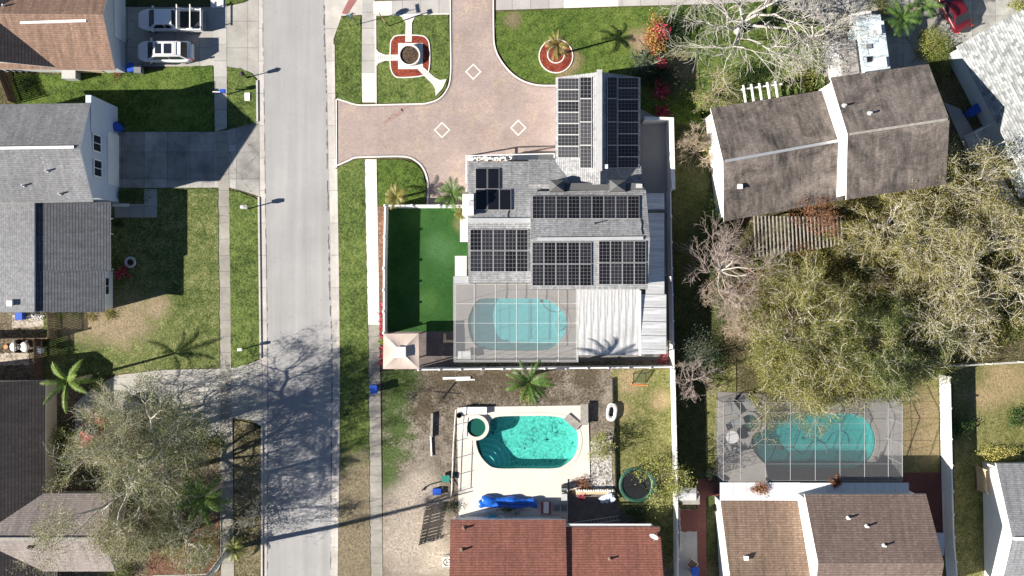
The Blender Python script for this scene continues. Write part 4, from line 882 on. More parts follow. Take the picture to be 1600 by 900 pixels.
# ---------------------------------------------------------------- gazebo, trampoline and yard things
r = thing('gazebo', 'beige canvas gazebo with a white raised vent beside the fence corner', 'gazebo', P(629, 547))
zz = 2.35
A_, B_, C_, D_ = [P(x, y, zz) for x, y in ((598.5, 576.5), (655, 576.5), (654, 521), (599, 521.5))]; T = P(626, 549, 2.72)
m = MB()
n = 10
for a, b in ((A_, B_), (B_, C_), (C_, D_), (D_, A_)):
    for i in range(n):
        for j in range(n):
            def pt(s, t):
                e = a.lerp(b, s); p = e.lerp(T, t); sag = -.10*math.sin(math.pi*t)*(1-(2*s-1)**2)+.02*math.sin(s*37)*(1-t)*t*3; return p+Vector((0, 0, sag))
            m.face([pt(i/n, j/n), pt((i+1)/n, j/n), pt((i+1)/n, (j+1)/n), pt(i/n, (j+1)/n)])
m.build('canopy', M['canvas'], r, smooth=True)
m = MB()
for a, b in ((A_, B_), (B_, C_), (C_, D_), (D_, A_)):
    a2, b2 = a-Vector((0, 0, .22)), b-Vector((0, 0, .22)); m.face([a2, b2, b, a])
m.build('valance', M['canvas'], r)
m = MB(); b = rect(616.5, 542, 634, 559, 2.78); m.prism(b, 2.78, 2.82, bottom=True)
for i in range(4): m.face([(*b[i], 2.82), (*b[(i+1) % 4], 2.82), P(625, 550, 2.88)])
m.build('vent_cap', M['white'], r)
for p in (A_, B_, C_, D_):
    c = p.lerp(T, .06); m = MB(); m.box((c.x, c.y, zz/2), (.1, .1, zz)); m.build('post', M['grey'], r)
r = thing('trampoline', 'round trampoline with green pad ring and dark mat beside the leafy fence tree', 'trampoline', P(992, 753))
c0 = P(993, 754)
m = MB(); m.lathe((c0.x, c0.y, 0), [(0.01, .82), (1.4, .82)], 32); m.build('mat', M['dark'], r)
m = MB(); m.lathe((c0.x, c0.y, 0), [(1.36, .84), (1.42, .90), (1.62, .90), (1.70, .84), (1.64, .80)], 40); m.build('pad_ring', M['green'], r, smooth=True)
m = MB()
for i in range(6):
    t0 = i*math.pi/3+.3; p = Vector((c0.x+1.70*math.cos(t0), c0.y+1.70*math.sin(t0), 0)); m.tube(p, p+Vector((0, 0, .85)), .03, n=6); m.tube(p+Vector((0, 0, .85)), p+Vector((.05*math.cos(t0), 0, 2.08)), .02, n=6)
m.build('pole', M['dark'], r)
m = MB(); m.lathe((c0.x, c0.y, 0), [(1.68, .88), (1.74, 1.5), (1.72, 2.1)], 12); m.build('safety_net', M['net'], r)
m = MB(); m.lathe((c0.x, c0.y, 0), [(1.72, 2.06), (1.74, 2.09), (1.72, 2.12), (1.70, 2.09)], 24); m.build('net_hoop', M['dark'], r)
# blue solar cover rolled on the deck
r = thing('pool_cover', 'bright blue pool cover rolled up on the deck by the red roof', 'pool cover', P(796, 782))
rn = random.Random(5); rr = []
for i in range(26):
    t = i/25; x = 753+t*83; y = 779+t*3.5+math.sin(t*9)*.5; cpt = P(x, y); rad = .27+.07*math.sin(t*14)+rn.uniform(-.03, .04)
    rr.append([(cpt.x, cpt.y+rad*1.25*math.cos(a)*1.0, .13+max(0, .24+rad*math.sin(a))) for a in [2*math.pi*k/12 for k in range(12)]])
m = MB(); m.loft(rr); m.build('cover_roll', M['blue_tarp'], r, smooth=True)
rr = []
for i in range(26):
    t = i/25; x = 748+t*91; y = 786+t*2.5+math.sin(t*12)*.6; cpt = P(x, y); rad = .2+.05*math.sin(t*19+1)+rn.uniform(-.03, .03)
    rr.append([(cpt.x, cpt.y+rad*1.5*math.cos(a), .12+max(0, .15+rad*math.sin(a))) for a in [2*math.pi*k/12 for k in range(12)]])
m = MB(); m.loft(rr); m.build('loose_flap', M['blue_tarp'], r, smooth=True)
# white dinghy
def hull_rings(L, Wd, z):
    out = []
    for i in range(13):
        t = -1+2*i/12; wd = Wd/2*(1-abs(t)**3.2)**.5 if abs(t) < 1 else .02; wd = max(wd, .06); out.append([(t*L/2, wd*math.cos(a), z*(.5+.5*math.sin(a))) for a in [2*math.pi*k/12 for k in range(12)]])
    return out
r = thing('dinghy', 'small white plastic dinghy lying beside the black edging board', 'dinghy', P(955, 643))
c = P(955, 643); ang = R(84); ca, sa = math.cos(ang), math.sin(ang); loc = lambda x, y, z: (c.x+x*ca-y*sa, c.y+x*sa+y*ca, z)
m = MB(); N_ = 24
def ov(t, L, Wd): return (L/2*abs(math.cos(t))**.75*(1 if math.cos(t) > 0 else -1), Wd/2*abs(math.sin(t))**.75*(1 if math.sin(t) > 0 else -1))
prof = [(.86, .05), (1.0, .35), (1.0, .45), (.9, .50), (.66, .50), (.55, .42), (.5, .14)]
rings = [[loc(*ov(2*math.pi*k/N_, 1.75*s if s > .8 else 1.75*s*1.05, 1.02*(s if s > .8 else s*.85)), z) for k in range(N_)] for s, z in prof]
m.loft(rings, caps=False); m.build('hull', M['white'], r, smooth=True)
m = MB(); m.face([loc(*ov(2*math.pi*k/N_, .95, .45), .15) for k in range(N_)]); m.build('cockpit', M['dark'], r)
m = MB(); m.box(loc(.58, 0, .52), (.08, .7, .05), ang); m.build('thwart', M['lightgrey'], r)
# ladder lying in the dark yard
r = thing('ladder', 'dark ladder lying in the shade above the red roof', 'ladder', P(935, 815))
m = MB(); a, b = P(895, 820, .12), P(968, 809, .12); d = (b-a).normalized(); nn = Vector((-d.y, d.x, 0))
for s in (-.2, .2): m.beam(a+nn*s, b+nn*s, .05, .09)
m.build('rail', M['lightgrey'], r); m = MB()
for i in range(1, 15): c = a.lerp(b, i/15); m.beam(c-nn*.2, c+nn*.2, .035, .035)
m.build('rung', M['lightgrey'], r)
# benches, boards, boxes
def plank(name, label, cat, a, b, wd, z, th, mat, group=None, z2=None):
    p, q = P(*a, 0), P(*b, 0); p.z = z; q.z = z if z2 is None else z2; m = MB(); m.beam(p, q, wd, th); return tag(m.build(name, mat, None), label, cat, group)
plank('board', 'long white board lying on leafy soil near the fence', 'board', (692, 591), (735, 590), .22, .12, .04, M['white'])
plank('board', 'short white board beside the long white board', 'board', (712, 594), (742, 593), .12, .08, .03, M['white'])
plank('pipe', 'thin dark pipe crossing another on the bare soil, pointing up right', 'pipe', (691, 622), (711, 597), .07, .1, .06, M['dark'])
plank('pipe', 'thin dark pipe lying almost level under the crossing pipe', 'pipe', (678, 612), (718, 615), .07, .06, .05, M['dark'])
plank('plank', 'pale upright-laid plank, upper of the two left of the pool fence', 'plank', (675.5, 645), (674.5, 682), .2, .2, .3, M['wood_grey'])
plank('plank', 'white thin plank, lower of the two left of the pool fence', 'plank', (673, 680), (674.5, 712), .14, .12, .16, M['white'])
plank('diving_board', 'tan board lying across the upper right corner of the open pool', 'board', (884.5, 650), (904, 667), .75, .22, .06, M['wood_grey'])
plank('board', 'white plank leaning across the dark corner by the pool cover', 'board', (718, 807), (758, 795), .10, .5, .05, M['white'])
plank('board', 'thin white plank beside the longer leaning one by the pool cover', 'board', (749, 800), (784, 791), .08, .3, .04, M['white'])
r = thing('bench', 'long grey slab bench at the upper right corner of the pool deck', 'bench', P(922, 648)); m = MB(); m.prism(rect(907, 631.5, 919, 664, .62), .52, .60, bottom=True); m.build('seat', M['wood_grey'], r)
for y in (636, 660): m = MB(); m.prism(rect(909, y-2, 917, y+2, .3), .1, .52); m.build('leg', M['wood_grey'], r)
r = thing('bench', 'white storage bench behind the raised green spa', 'bench', P(742, 641)); m = MB(); m.prism(rect(722, 636.5, 760, 647, .5), .1, .45); m.build('box', M['lightgrey'], r); m = MB(); m.prism(rect(721.5, 636, 760.5, 647.5, .5), .46, .52, bottom=True); m.build('lid', M['white'], r)
m = MB(); c = P(718, 647.5); m.lathe((c.x, c.y, 0), [(.22, .1), (.27, .62), (.22, .62), (.2, .2), (.0, .2)], 16); tag(m.build('bucket', M['dark'], None), 'small black bucket on the deck corner near the white bench', 'bucket')
def chair(label, x, y, ang, mat, name='patio_chair', scale=1):
    c = P(x, y); r = thing(name, label, 'chair', c); ca, sa = math.cos(ang), math.sin(ang); q = lambda a, b, z: (c.x+(a*ca-b*sa)*scale, c.y+(a*sa+b*ca)*scale, .11+z)
    m = MB(); m.box(q(0, 0, .42), (.55*scale, .55*scale, .06), ang); m.build('seat', mat, r)
    m = MB(); m.beam(q(-.26, -.26, .7), q(-.26, .26, .7), .06, .5); m.build('backrest', mat, r)
    for s in (-1, 1):
        m = MB(); m.beam(q(-.28, .28*s, .62), q(.26, .28*s, .62), .06, .04); m.build('armrest', mat, r)
        for t in (-1, 1): m = MB(); m.beam(q(.24*t, .24*s, 0), q(.24*t, .24*s, .42), .05, .05); m.build('leg', mat, r)
chair('grey metal patio chair with tan seat, left of the pair by the step', 869, 791, R(90), M['grey']); chair('grey patio chair next to the deck edge step, right of the pair', 880.5, 791, R(90), M['grey'])
chair('teal plastic chair in the shade right at the red roof edge', 768, 806, R(70), M['teal'], 'plastic_chair'); chair('pale grey plastic chair beside the teal one', 784, 807, R(95), M['lightgrey'], 'plastic_chair')
r = thing('lounge_chair', 'reddish chair with a white towel beside the pool cover', 'chair', P(853, 792)); m = MB(); c = P(853, 792); m.box((c.x, c.y, .4), (.95, 1.2, .12)); m.build('seat', simple('dull_red_fabric', (.30, .08, .10), .8, .2), r)
m = MB(); m.box((c.x, c.y+.05, .485), (.5, 1.05, .05)); m.build('towel', M['white'], r)
for s in (-1, 1):
    for t in (-1, 1): m = MB(); m.box((c.x+.4*s, c.y+.5*t, .22), (.06, .06, .24)); m.build('leg', M['grey'], r)
r = thing('grill', 'small black grill on the deck edge above the grey chairs', 'grill', P(881, 761)); c = P(881, 761); m = MB(); m.box((c.x, c.y, .5), (.5, .6, .6)); m.build('body', M['dark'], r); m = MB(); m.box((c.x, c.y, .86), (.55, .2, .05)); m.build('lid', M['grey'], r)
r = thing('step_box', 'grey deck box below the black grill', 'deck box', P(881, 775)); c = P(881, 775); m = MB(); m.box((c.x, c.y, .3), (.5, .6, .38)); m.build('box', M['grey'], r); m = MB(); m.box((c.x, c.y, .51), (.56, .66, .04)); m.build('lid', M['lightgrey'], r)
# laundry heap, low wall with pots
m = MB(); rn = random.Random(8); c = P(948, 776)
for i in range(9):
    a = rn.uniform(0, 3); m.box((c.x+rn.uniform(-.5, .5), c.y+rn.uniform(-.35, .35), .2+.06*i), (rn.uniform(.3, .7), rn.uniform(.3, .6), .08), a)
tag(m.build('laundry', M['wall_blue'], None), 'heap of pale blue laundry on the shaded patio edge', 'laundry')
r = thing('garden_wall', 'low tan garden wall topped with white stones at the patio edge', 'wall', P(930, 766)); m = MB(); m.prism([P2(900, 764), P2(960, 763), P2(960, 770), P2(900, 771)], 0, .45); m.build('wall', M['wall_tan'], r)
m = MB()
for i in range(16): c = P(901+i*3.7, 764.5+rn.uniform(-.5, .5)); m.lathe((c.x, c.y, .45), [(.01, .16), (.09, .13), (.12, .05), (.12, 0)], 8)
m.build('stone', M['white'], r)
# toy goal frame
r = thing('goal_frame', 'small green netted frame with orange base on the yellowing lawn', 'goal', P(1000, 592))
a, b, c, d_ = P(990, 583, .6), P(1009, 583, .6), P(1009, 598, .1), P(990, 598, .1); m = MB()
for p, q in ((a, b), (b, c), (a, d_), (P(990, 583), a), (P(1009, 583), b)): m.beam(p, q, .06, .06)
m.build('frame', M['dark'], r); m = MB(); m.beam(P(987, 601, .1), P(1012, 602, .1), .08, .08); m.beam(P(987, 597, .1), P(987, 601, .1), .08, .08); m.build('base_rail', M['orange'], r); m = MB(); m.face([d_, c, b, a]); m.build('net', screen('green_net', .45, (.05, .09, .03)), r)
# cage A furniture
r = thing('patio_table', 'grey rectangular table in the lower left corner of the white cage', 'table', P(726, 555)); m = MB(); c = P(726, 554); m.box((c.x, c.y, .74), (1.2, .75, .05)); m.build('tabletop', M['lightgrey'], r)
for s in (-1, 1):
    for t in (-1, 1): m = MB(); m.box((c.x+.5*s, c.y+.3*t, .4), (.06, .06, .66)); m.build('leg', M['grey'], r)
def lounger(label, x, y, ang):
    c = P(x, y); r = thing('sun_lounger', label, 'sun lounger', c, 'loungers in the right pool cage'); ca, sa = math.cos(ang), math.sin(ang); q = lambda a, b, z: Vector((c.x+a*ca-b*sa, c.y+a*sa+b*ca, .07+z))
    m = MB(); m.beam(q(-.95, 0, .34), q(.35, 0, .34), .65, .05); m.build('seat', M['grey'], r); m = MB(); m.beam(q(.35, 0, .35), q(.95, 0, .7), .65, .05); m.build('backrest', M['grey'], r)
    for s in (-1, 1):
        for t in (-.8, .3): m = MB(); m.beam(q(t, .28*s, 0), q(t, .28*s, .33), .05, .05); m.build('leg', M['lightgrey'], r)
lounger('grey sun lounger in the upper left corner of the bent-beam cage, leftmost', 1143, 634, R(125)); lounger('grey sun lounger beside the leftmost one in the bent-beam cage', 1166, 628, R(140)); lounger('grey sun lounger between the round table and the spa', 1146, 661, R(200))
r = thing('patio_table', 'round grey table with chairs below the spa in the right cage', 'table', P(1139, 684)); c = P(1141, 681); m = MB(); m.lathe((c.x, c.y, 0), [(.0, .78), (.6, .78), (.6, .74), (.0, .74)], 24); m.build('tabletop', M['lightgrey'], r); m = MB(); m.tube((c.x, c.y, .07), (c.x, c.y, .75), .05); m.build('leg', M['grey'], r)
for i, (x, y, a) in enumerate(((1148, 702, 80), (1134, 700, 110))): chair(('grey chair below the round table in the right cage, by its wall', 'grey chair nearest the spa steps below the round table')[1-i], x, y, R(a), M['grey'])
# bins
def bin_proto(mat):
    r = thing('wheeled_bin', 'x', 'bin', (0, 0, 0)); m = MB(); rr = []
    for z, s in ((.05, .8), (.5, .92), (.98, 1)): rr.append([(x*s, y*s, z) for x, y in ((-.3, -.34), (.3, -.34), (.3, .34), (-.3, .34))])
    m.loft(rr); m.build('body', mat, r); m = MB(); m.prism([(-.33, -.37), (.33, -.37), (.33, .4), (-.33, .4)], .98, 1.05, bottom=True); m.beam((-.26, .42, 1.0), (.26, .42, 1.0), .05, .05); m.build('lid', mat, r)
    for s in (-1, 1): m = MB(); m.tube((.3*s, .28, .12), (.36*s, .28, .12), .12, n=12); m.build('wheel', M['dark'], r)
    return r
pb, pg = bin_proto(M['blue']), bin_proto(M['grey'])
first = {}
for x, y, a, src, lb in ((211, 110, 10, pb, 'blue wheeled bin at the garage corner beside the grey bin'), (222, 112, 0, pg, 'grey wheeled bin beside the blue one at the garage corner'), (190, 201, 30, pb, 'blue wheeled bin standing in shade at the two-storey house corner'),
                         (586.5, 607, 4, pb, 'blue wheeled bin standing on the stained sidewalk'), (1520, 172, 28, pb, 'blue wheeled bin at the side awning of the askew house'), (1511, 178, 28, pb, 'second blue wheeled bin tucked against the awning frame, nearer the corner'), (1083, 888, 0, pb, 'blue bin at the bottom of the shaded brick path')):
    o = src if id(src) not in first else copy_tree(src); first[id(src)] = 1; o.location = P(x, y); o.rotation_euler.z = R(a); o['label'] = lb; o['group'] = 'wheeled bins by the houses'
r = thing('ac_unit', 'white air conditioning unit at the left wall of the red roof house', 'AC unit', P(699, 874)); c = P(699.5, 874); m = MB(); m.box((c.x, c.y, .42), (.8, .85, .84)); m.build('casing', M['white'], r); m = MB(); m.lathe((c.x, c.y, .86), [(.36, 0), (.36, .03), (.30, .03), (.30, .0)], 20); m.build('grille', M['dark'], r)
m = MB()
for i in range(3): t0 = i*2.09; m.beam((c.x, c.y, .855), (c.x+.3*math.cos(t0), c.y+.3*math.sin(t0), .855), .12, .02)
m.build('fan_blade', M['grey'], r)
r = thing('crate', 'blue plastic crate on the sand left of the pool fence', 'crate', P(683, 768)); c = P(683, 767); m = MB(); m.box((c.x, c.y, .2), (.75, .55, .3)); m.build('body', M['blue'], r); m = MB(); m.box((c.x, c.y, .37), (.8, .6, .05)); m.build('rim', M['blue'], r)
r = thing('wheelbarrow', 'green wheelbarrow tub left of the pool deck', 'wheelbarrow', P(697, 747)); c = P(697, 746); m = MB(); m.loft([[(c.x+x*s, c.y+y*s, z) for x, y in ((-.35, -.3), (.35, -.3), (.4, .3), (-.4, .3))] for z, s in ((.3, .6), (.6, 1))]); m.build('tub', simple('green_tub', (.03, .22, .16), .4), r)
m = MB(); m.beam((c.x-.25, c.y-.2, .3), (c.x-.3, c.y-.95, .5), .05, .05); m.beam((c.x+.25, c.y-.2, .3), (c.x+.3, c.y-.95, .5), .05, .05); m.build('handle', M['wood'], r); m = MB(); m.tube((c.x-.05, c.y+.35, .2), (c.x+.05, c.y+.35, .2), .2, n=14); m.build('wheel', M['dark'], r)
m = MB(); pts = [P(x, y, .15) for x, y in ((659, 767), (664, 761), (672, 757), (684, 754), (692, 752))]
for a, b in zip(pts, pts[1:]): m.tube(a, b, .05, n=6)
tag(m.build('hose', M['dark'], None), 'black hose curling on the sand near the blue crate', 'hose')
r = thing('garden_table', 'pale tilted table frame in the shade at the foot of the brick path', 'table', P(1082, 880)); c = P(1079, 878); m = MB(); m.box((c.x, c.y, .72), (.95, .8, .05), R(-35)); m.build('tabletop', M['wood_dark'], r); m = MB()
for s in (-1, 1): m.box((c.x+s*.42*math.cos(R(-35)), c.y+s*.42*math.sin(R(-35)), .75), (.06, .85, .05), R(-35)); m.box((c.x-s*.38*math.sin(R(-35)), c.y+s*.38*math.cos(R(-35)), .75), (.9, .06, .05), R(-35))
m.build('frame', M['lightgrey'], r)
for s in (-1, 1):
    m = MB(); m.box((c.x+.35*s, c.y, .36), (.06, .06, .7)); m.build('leg', M['wood_grey'], r)
r = thing('shed', 'small grey corrugated shed roof by the leafy tree and brick path', 'shed', P(1073, 770)); m = MB()
m.face([P(1059, 762, 1.8), P(1088, 762, 1.8), P(1088, 771, 2.1), P(1059, 771, 2.1)][::-1]); m.face([P(1059, 771, 2.1), P(1088, 771, 2.1), P(1088, 782, 1.75), P(1059, 782, 1.75)][::-1]); m.build('roof', M['alu_roof'], r)
m = MB(); m.prism(rect(1060, 763, 1087, 781, 0), 0, 1.74); m.build('wall', M['wood_grey'], r)
# lower-left yard things
r = thing('quad_bike', 'white and black quad bike on the pale sand behind the timber fence', 'quad bike', P(36, 541)); c = P(38, 541)
def blob(m, x, y, z, sx, sy, sz, n=12): m.lathe((c.x+x, c.y+y, z), [(.01, sz), (.6, sz*.85), (.95, sz*.4), (1, 0), (.8, -sz*.4)], n, sx=sx, sy=sy)
m = MB(); blob(m, -.55, 0, .75, .38, .45, .16); blob(m, .5, 0, .78, .45, .5, .18); blob(m, 0, 0, .72, .5, .25, .14); m.build('body', M['white'], r, smooth=True)
m = MB(); blob(m, .0, 0, .86, .42, .2, .1); m.beam((c.x-.35, c.y-.38, 1.0), (c.x-.35, c.y+.38, 1.0), .05, .05); m.build('seat', M['dark'], r)
for s in (-1, 1):
    for t in (-1, 1): m = MB(); m.tube((c.x+.6*s, c.y+.36*t, .3), (c.x+.6*s, c.y+.6*t, .3), .3, n=14); m.build('wheel', M['dark'], r)
r = thing('barrel', 'yellow-topped dark barrel beside the quad bike', 'barrel', P(17, 541)); c = P(17, 541); m = MB(); m.lathe((c.x, c.y, 0), [(.26, .03), (.3, .4), (.27, .8), (0, .8)], 16); m.build('drum', M['dark'], r); m = MB(); m.lathe((c.x, c.y, .8), [(.0, .03), (.2, .03), (.2, 0)], 14); m.build('lid', M['orange'], r)
r = thing('bicycle_heap', 'heap of white and grey bicycles beside the blue box under the slate roof', 'bicycle', P(55, 496)); m = MB(); rn = random.Random(2)
for i in range(4):
    c = P(48+i*4.5, 496+rn.uniform(-2, 2), .45+.05*i); ax = Vector((rn.uniform(-.3, .3), rn.uniform(-.3, .3), 1)).normalized(); u = ax.orthogonal().normalized(); v = ax.cross(u); pr = None
    for k in range(13):
        p = c+(u*math.cos(k*math.pi/6)+v*math.sin(k*math.pi/6))*.32
        if pr is not None: m.tube(pr, p, .03, n=5)
        pr = p
m.build('wheel', M['grey'], r); m = MB()
for i in range(3): a = P(47+i*5, 493+i, .5); m.tube(a, a+Vector((.8, -.3+.2*i, .1)), .04, n=5); m.tube(a+Vector((.2, .1, .1)), a+Vector((.6, -.4, .15)), .04, n=5)
m.build('frame', M['white'], r)
r = thing('storage_box', 'bright blue storage box beside the bicycles', 'box', P(37, 494)); c = P(36, 494); m = MB(); m.box((c.x, c.y, .35), (.6, .65, .7)); m.build('box', M['blue'], r); m = MB(); m.box((c.x, c.y, .73), (.66, .7, .06)); m.build('lid', M['blue'], r)
r = thing('meter_box', 'grey electrical box on the dark timber fence at lower left', 'meter box', P(70, 545)); c = P(72, 546); m = MB(); m.box((c.x, c.y, 1.1), (.55, .5, .6)); m.build('box', M['lightgrey'], r); m = MB(); m.box((c.x, c.y, .4), (.1, .1, .8)); m.build('post', M['grey'], r)
r = thing('tyre_planter', 'pale old tyre planter on the shaded lawn beside red flowers', 'planter', P(204, 411)); c = P(205, 410); m = MB(); m.lathe((c.x, c.y, .085), [(.3, .0), (.5, .02), (.56, .14), (.5, .24), (.36, .24), (.3, .1)], 24); m.build('tyre', M['lightgrey'], r, smooth=True); m = MB(); m.lathe((c.x, c.y, .1), [(.0, .08), (.34, .08)], 16); m.build('soil', M['soil'], r)
# octagonal planter in the corner garden
r = thing('planter', 'large round white raised planter full of dark soil in the red mulch bed', 'planter', P(641.5, 88)); c = P(641, 88.5); m = MB(); m.lathe((c.x, c.y, .14), [(.99, .0), (1.0, .5), (.9, .5), (.88, .36)], 36); m.build('ring_wall', M['white'], r); m = MB(); m.lathe((c.x, c.y, .14), [(.01, .42), (.5, .40), (.89, .36)], 24); m.build('soil', M['soil'], r)
# path stones: small dark dashes set in the white garden paths
m = MB()
for i in range(8): c = P(639, 32+i*4.4); m.box((c.x, c.y, .14), (.26, .05, .02))
for i in range(8): c = P(591+i*3.4, 90.6); m.box((c.x, c.y, .14), (.05, .26, .02))
for i in range(9): c = P(661+i*3.4, 110+i*3.3); m.box((c.x, c.y, .14), (.26, .05, .02), R(45))
tag(m.build('path_inlay', M['lightgrey'], None), kind='structure')
# ---------------------------------------------------------------- street furniture
def lamp(label, x, y, hh=1.05):
    c = P(x, y); r = thing('post_lamp', label, 'street lamp', c, 'post lamps on the verge'); m = MB(); m.tube(c, c+Vector((0, 0, hh)), .05, .04, 8); m.lathe(c, [(.1, 0), (.1, .25), (.05, .3)], 10); m.build('post', M['dark'], r)
    m = MB(); m.lathe(c, [(.05, hh), (.16, hh+.1), (.2, hh+.5), (.12, hh+.55)], 8); m.build('lantern', M['glass'], r); m = MB(); m.lathe(c, [(.24, hh+.52), (.12, hh+.66), (.02, hh+.75)], 8); m.build('lamp_cap', M['dark'], r)
lamp('black post lamp on the verge between the two upper driveways', 386.5, 121.5)
r = thing('mailbox', 'grey box mailbox on a post on the verge, beside the long left lawn', 'mailbox', P(388, 326)); c = P(389, 326); m = MB(); m.tube(c, c+Vector((0, 0, 1.4)), .06, n=6); m.build('post', M['dark'], r); m = MB(); m.box((c.x, c.y, 1.55), (.62, .32, .34)); m.lathe((c.x, c.y, 1.6), [(.01, .2), (.2, .14), (.25, .0)], 10, sx=1.2, sy=.6); m.build('box', M['lightgrey'], r)
r = thing('mailbox', 'blue and white mailbox on a white arm at the shaded sidewalk', 'mailbox', P(355, 148)); c = P(355, 148); m = MB(); m.tube(c, c+Vector((0, 0, 1.25)), .06, n=6); m.beam(c+Vector((0, 0, 1.1)), c+Vector((-1.0, .02, 1.1)), .08, .08); m.build('post', M['white'], r); m = MB(); m.box((c.x+.05, c.y+.05, 1.35), (.45, .3, .3)); m.build('box', M['blue'], r)
r = thing('mailbox', 'small grey mailbox at the verge beside the bottom driveway', 'mailbox', P(381, 545)); c = P(381, 545); m = MB(); m.tube(c, c+Vector((0, 0, 1.1)), .05, n=6); m.build('post', M['dark'], r); m = MB(); m.box((c.x, c.y, 1.2), (.4, .25, .24)); m.build('box', M['white'], r)
def patch(name, label, cat, x, y, s, mat, h=.12): m = MB(); c = P(x, y); m.box((c.x, c.y, h/2+.05), (s[0], s[1], h)); return tag(m.build(name, mat, None), label, cat)
patch('utility_cover', 'small white utility cover set in the verge by the post lamp', 'cover', 387, 151.5, (.5, .75), M['white'])
patch('utility_cover', 'white square cover block at the top of the drive beside the pickup', 'cover', 340, 5.5, (1.2, .8), M['white'])
r = thing('street_sign', 'tall street sign post with crossed name plates on the corner strip', 'street sign', P(557, 39)); c = P(557, 39); m = MB(); m.tube(c, c+Vector((0, 0, 3.0)), .035, n=6); m.build('post', M['grey'], r); m = MB(); m.box((c.x, c.y, 3.05), (.85, .03, .2), R(12)); m.build('name_plate', M['teal'], r); m = MB(); m.box((c.x, c.y, 3.27), (.85, .03, .2), R(100)); m.build('name_plate', M['teal'], r)
m = MB(); o8 = [(.37*math.cos(R(22.5+45*i)), .37*math.sin(R(22.5+45*i))) for i in range(8)]; m.face([(c.x+a*math.cos(R(75)), c.y+.05+a*math.sin(R(75)), 2.45+b) for a, b in o8]); m.face([(c.x+.02+a*math.cos(R(75)), c.y+.05+a*math.sin(R(75)), 2.45+b) for a, b in o8][::-1]); m.build('sign_plate', M['red'], r)
r = thing('directional_sign', 'leaning post with an orange and white sleeve on the corner lawn', 'sign post', P(608, 41)); m = MB(); a = P(608, 41, 0); b = P(594.5, 25, 2.4); m.tube(a, a.lerp(b, .45), .05, n=6); m.build('post', M['dark'], r); m = MB(); m.tube(a.lerp(b, .45), b, .06, n=6); m.build('sleeve', simple('pale_orange', (.70, .42, .30), .5), r)
m = MB(); m.box((b.x, b.y, b.z+.05), (.5, .06, .22), R(110)); m.build('sign_plate', M['dark'], r)
# ---------------------------------------------------------------- pergolas, camper and lean-to
r = thing('pergola', 'weathered slatted pergola overgrown by brown vines below the mildewed house', 'pergola', P(1225, 368)); m = MB()
for i in range(24): x = 1178+i*5.9; m.beam(P(x, 337+i*.1, 2.3), P(x+3, 402-i*.8, 2.3), .09, .12)
m.build('slat', M['wood_grey'], r); m = MB(); m.beam(P(1172, 346, 2.15), P(1318, 338, 2.15), .14, .16); m.beam(P(1176, 394, 2.15), P(1318, 380, 2.15), .14, .16); m.build('beam', M['wood'], r)
for x, y in ((1176, 346), (1316, 338), (1178, 394), (1316, 380)): m = MB(); m.beam(P(x, y, 0), P(x, y, 2.1), .14, .14); m.build('post', M['wood'], r)
r = thing('pergola', 'short white beamed pergola against the upper wall of the mildewed house', 'pergola', P(1185, 145)); m = MB()
for i in range(5): x = 1163+i*12.5; m.beam(P(x-2, 133-i*1.5, 2.5), P(x+2, 160-i*1.8, 2.5), .16, .16)
m.build('slat', M['white'], r); m = MB(); m.beam(P(1158, 140, 2.38), P(1222, 131, 2.38), .12, .14); m.build('beam', M['white'], r)
for x, y in ((1160, 140), (1220, 132)): m = MB(); m.beam(P(x, y, 0), P(x, y, 2.35), .12, .12); m.build('post', M['white'], r)
r = thing('camper', 'white camper with roof hatches parked beside the mildewed house', 'camper', P(1344, 92)); ang = R(8); c = P(1345, 86); ca, sa = math.cos(ang), math.sin(ang); q = lambda x, y: (c.x+x*ca-y*sa, c.y+x*sa+y*ca)
bx = lambda x0, y0, x1, y1: [q(x0, y0), q(x1, y0), q(x1, y1), q(x0, y1)]
m = MB(); m.prism(bx(-1.2, -3.2, 1.2, 2.2), .5, 2.95); m.prism(bx(-1.1, 2.2, 1.1, 2.9), 1.6, 2.7); m.build('body', simple('camper_white', (.56, .64, .68), .5, .25, 1.2), r)
m = MB(); m.prism(bx(-.95, 2.2, .95, 3.7), .5, 1.35); m.build('cab', M['white'], r)
for x0, y0, x1, y1, z, mt in ((-.1, 1.0, .75, 1.8, .28, 'white'), (-.15, -2.1, .8, -1.2, .3, 'white'), (-.75, -.2, -.25, .25, .1, 'grey'), (-.85, -1.4, -.4, -.9, .1, 'dark')):
    m = MB(); m.prism(bx(x0, y0, x1, y1), 2.95, 2.95+z); m.build('roof_hatch', M[mt], r)
for s in (-1.2, 1.2):
    for yy in (-2, 2.6): p = q(s*.95, yy); m = MB(); m.tube((p[0]-.12, p[1], .38), (p[0]+.12, p[1], .38), .38, n=14); m.build('wheel', M['dark'], r)
r = thing('carport', 'lean-to carport with white panel and grey flat roof beside the camper', 'carport', P(1318, 92)); m = MB(); a = [P(1311, 66, 2.5), P(1336, 62, 2.5), P(1343, 114, 2.5), P(1317, 120, 2.5)][::-1]; slab(m, a, .1, a[0], a[1]); m.build('roof', simple('dirty_grey_roof', (.36, .33, .31), .8, .3), r)
m = MB(); a = [P(1290, 72, 2.3), P(1309, 66, 2.45), P(1315, 121, 2.45), P(1296, 124, 2.3)][::-1]; slab(m, a, .08, a[0], a[1]); m.build('side_panel', M['white'], r)
for x, y in ((1294, 78), (1334, 68), (1340, 110), (1299, 118)): m = MB(); m.beam(P(x, y, 0), P(x, y, 2.25), .1, .1); m.build('post', M['white'], r)
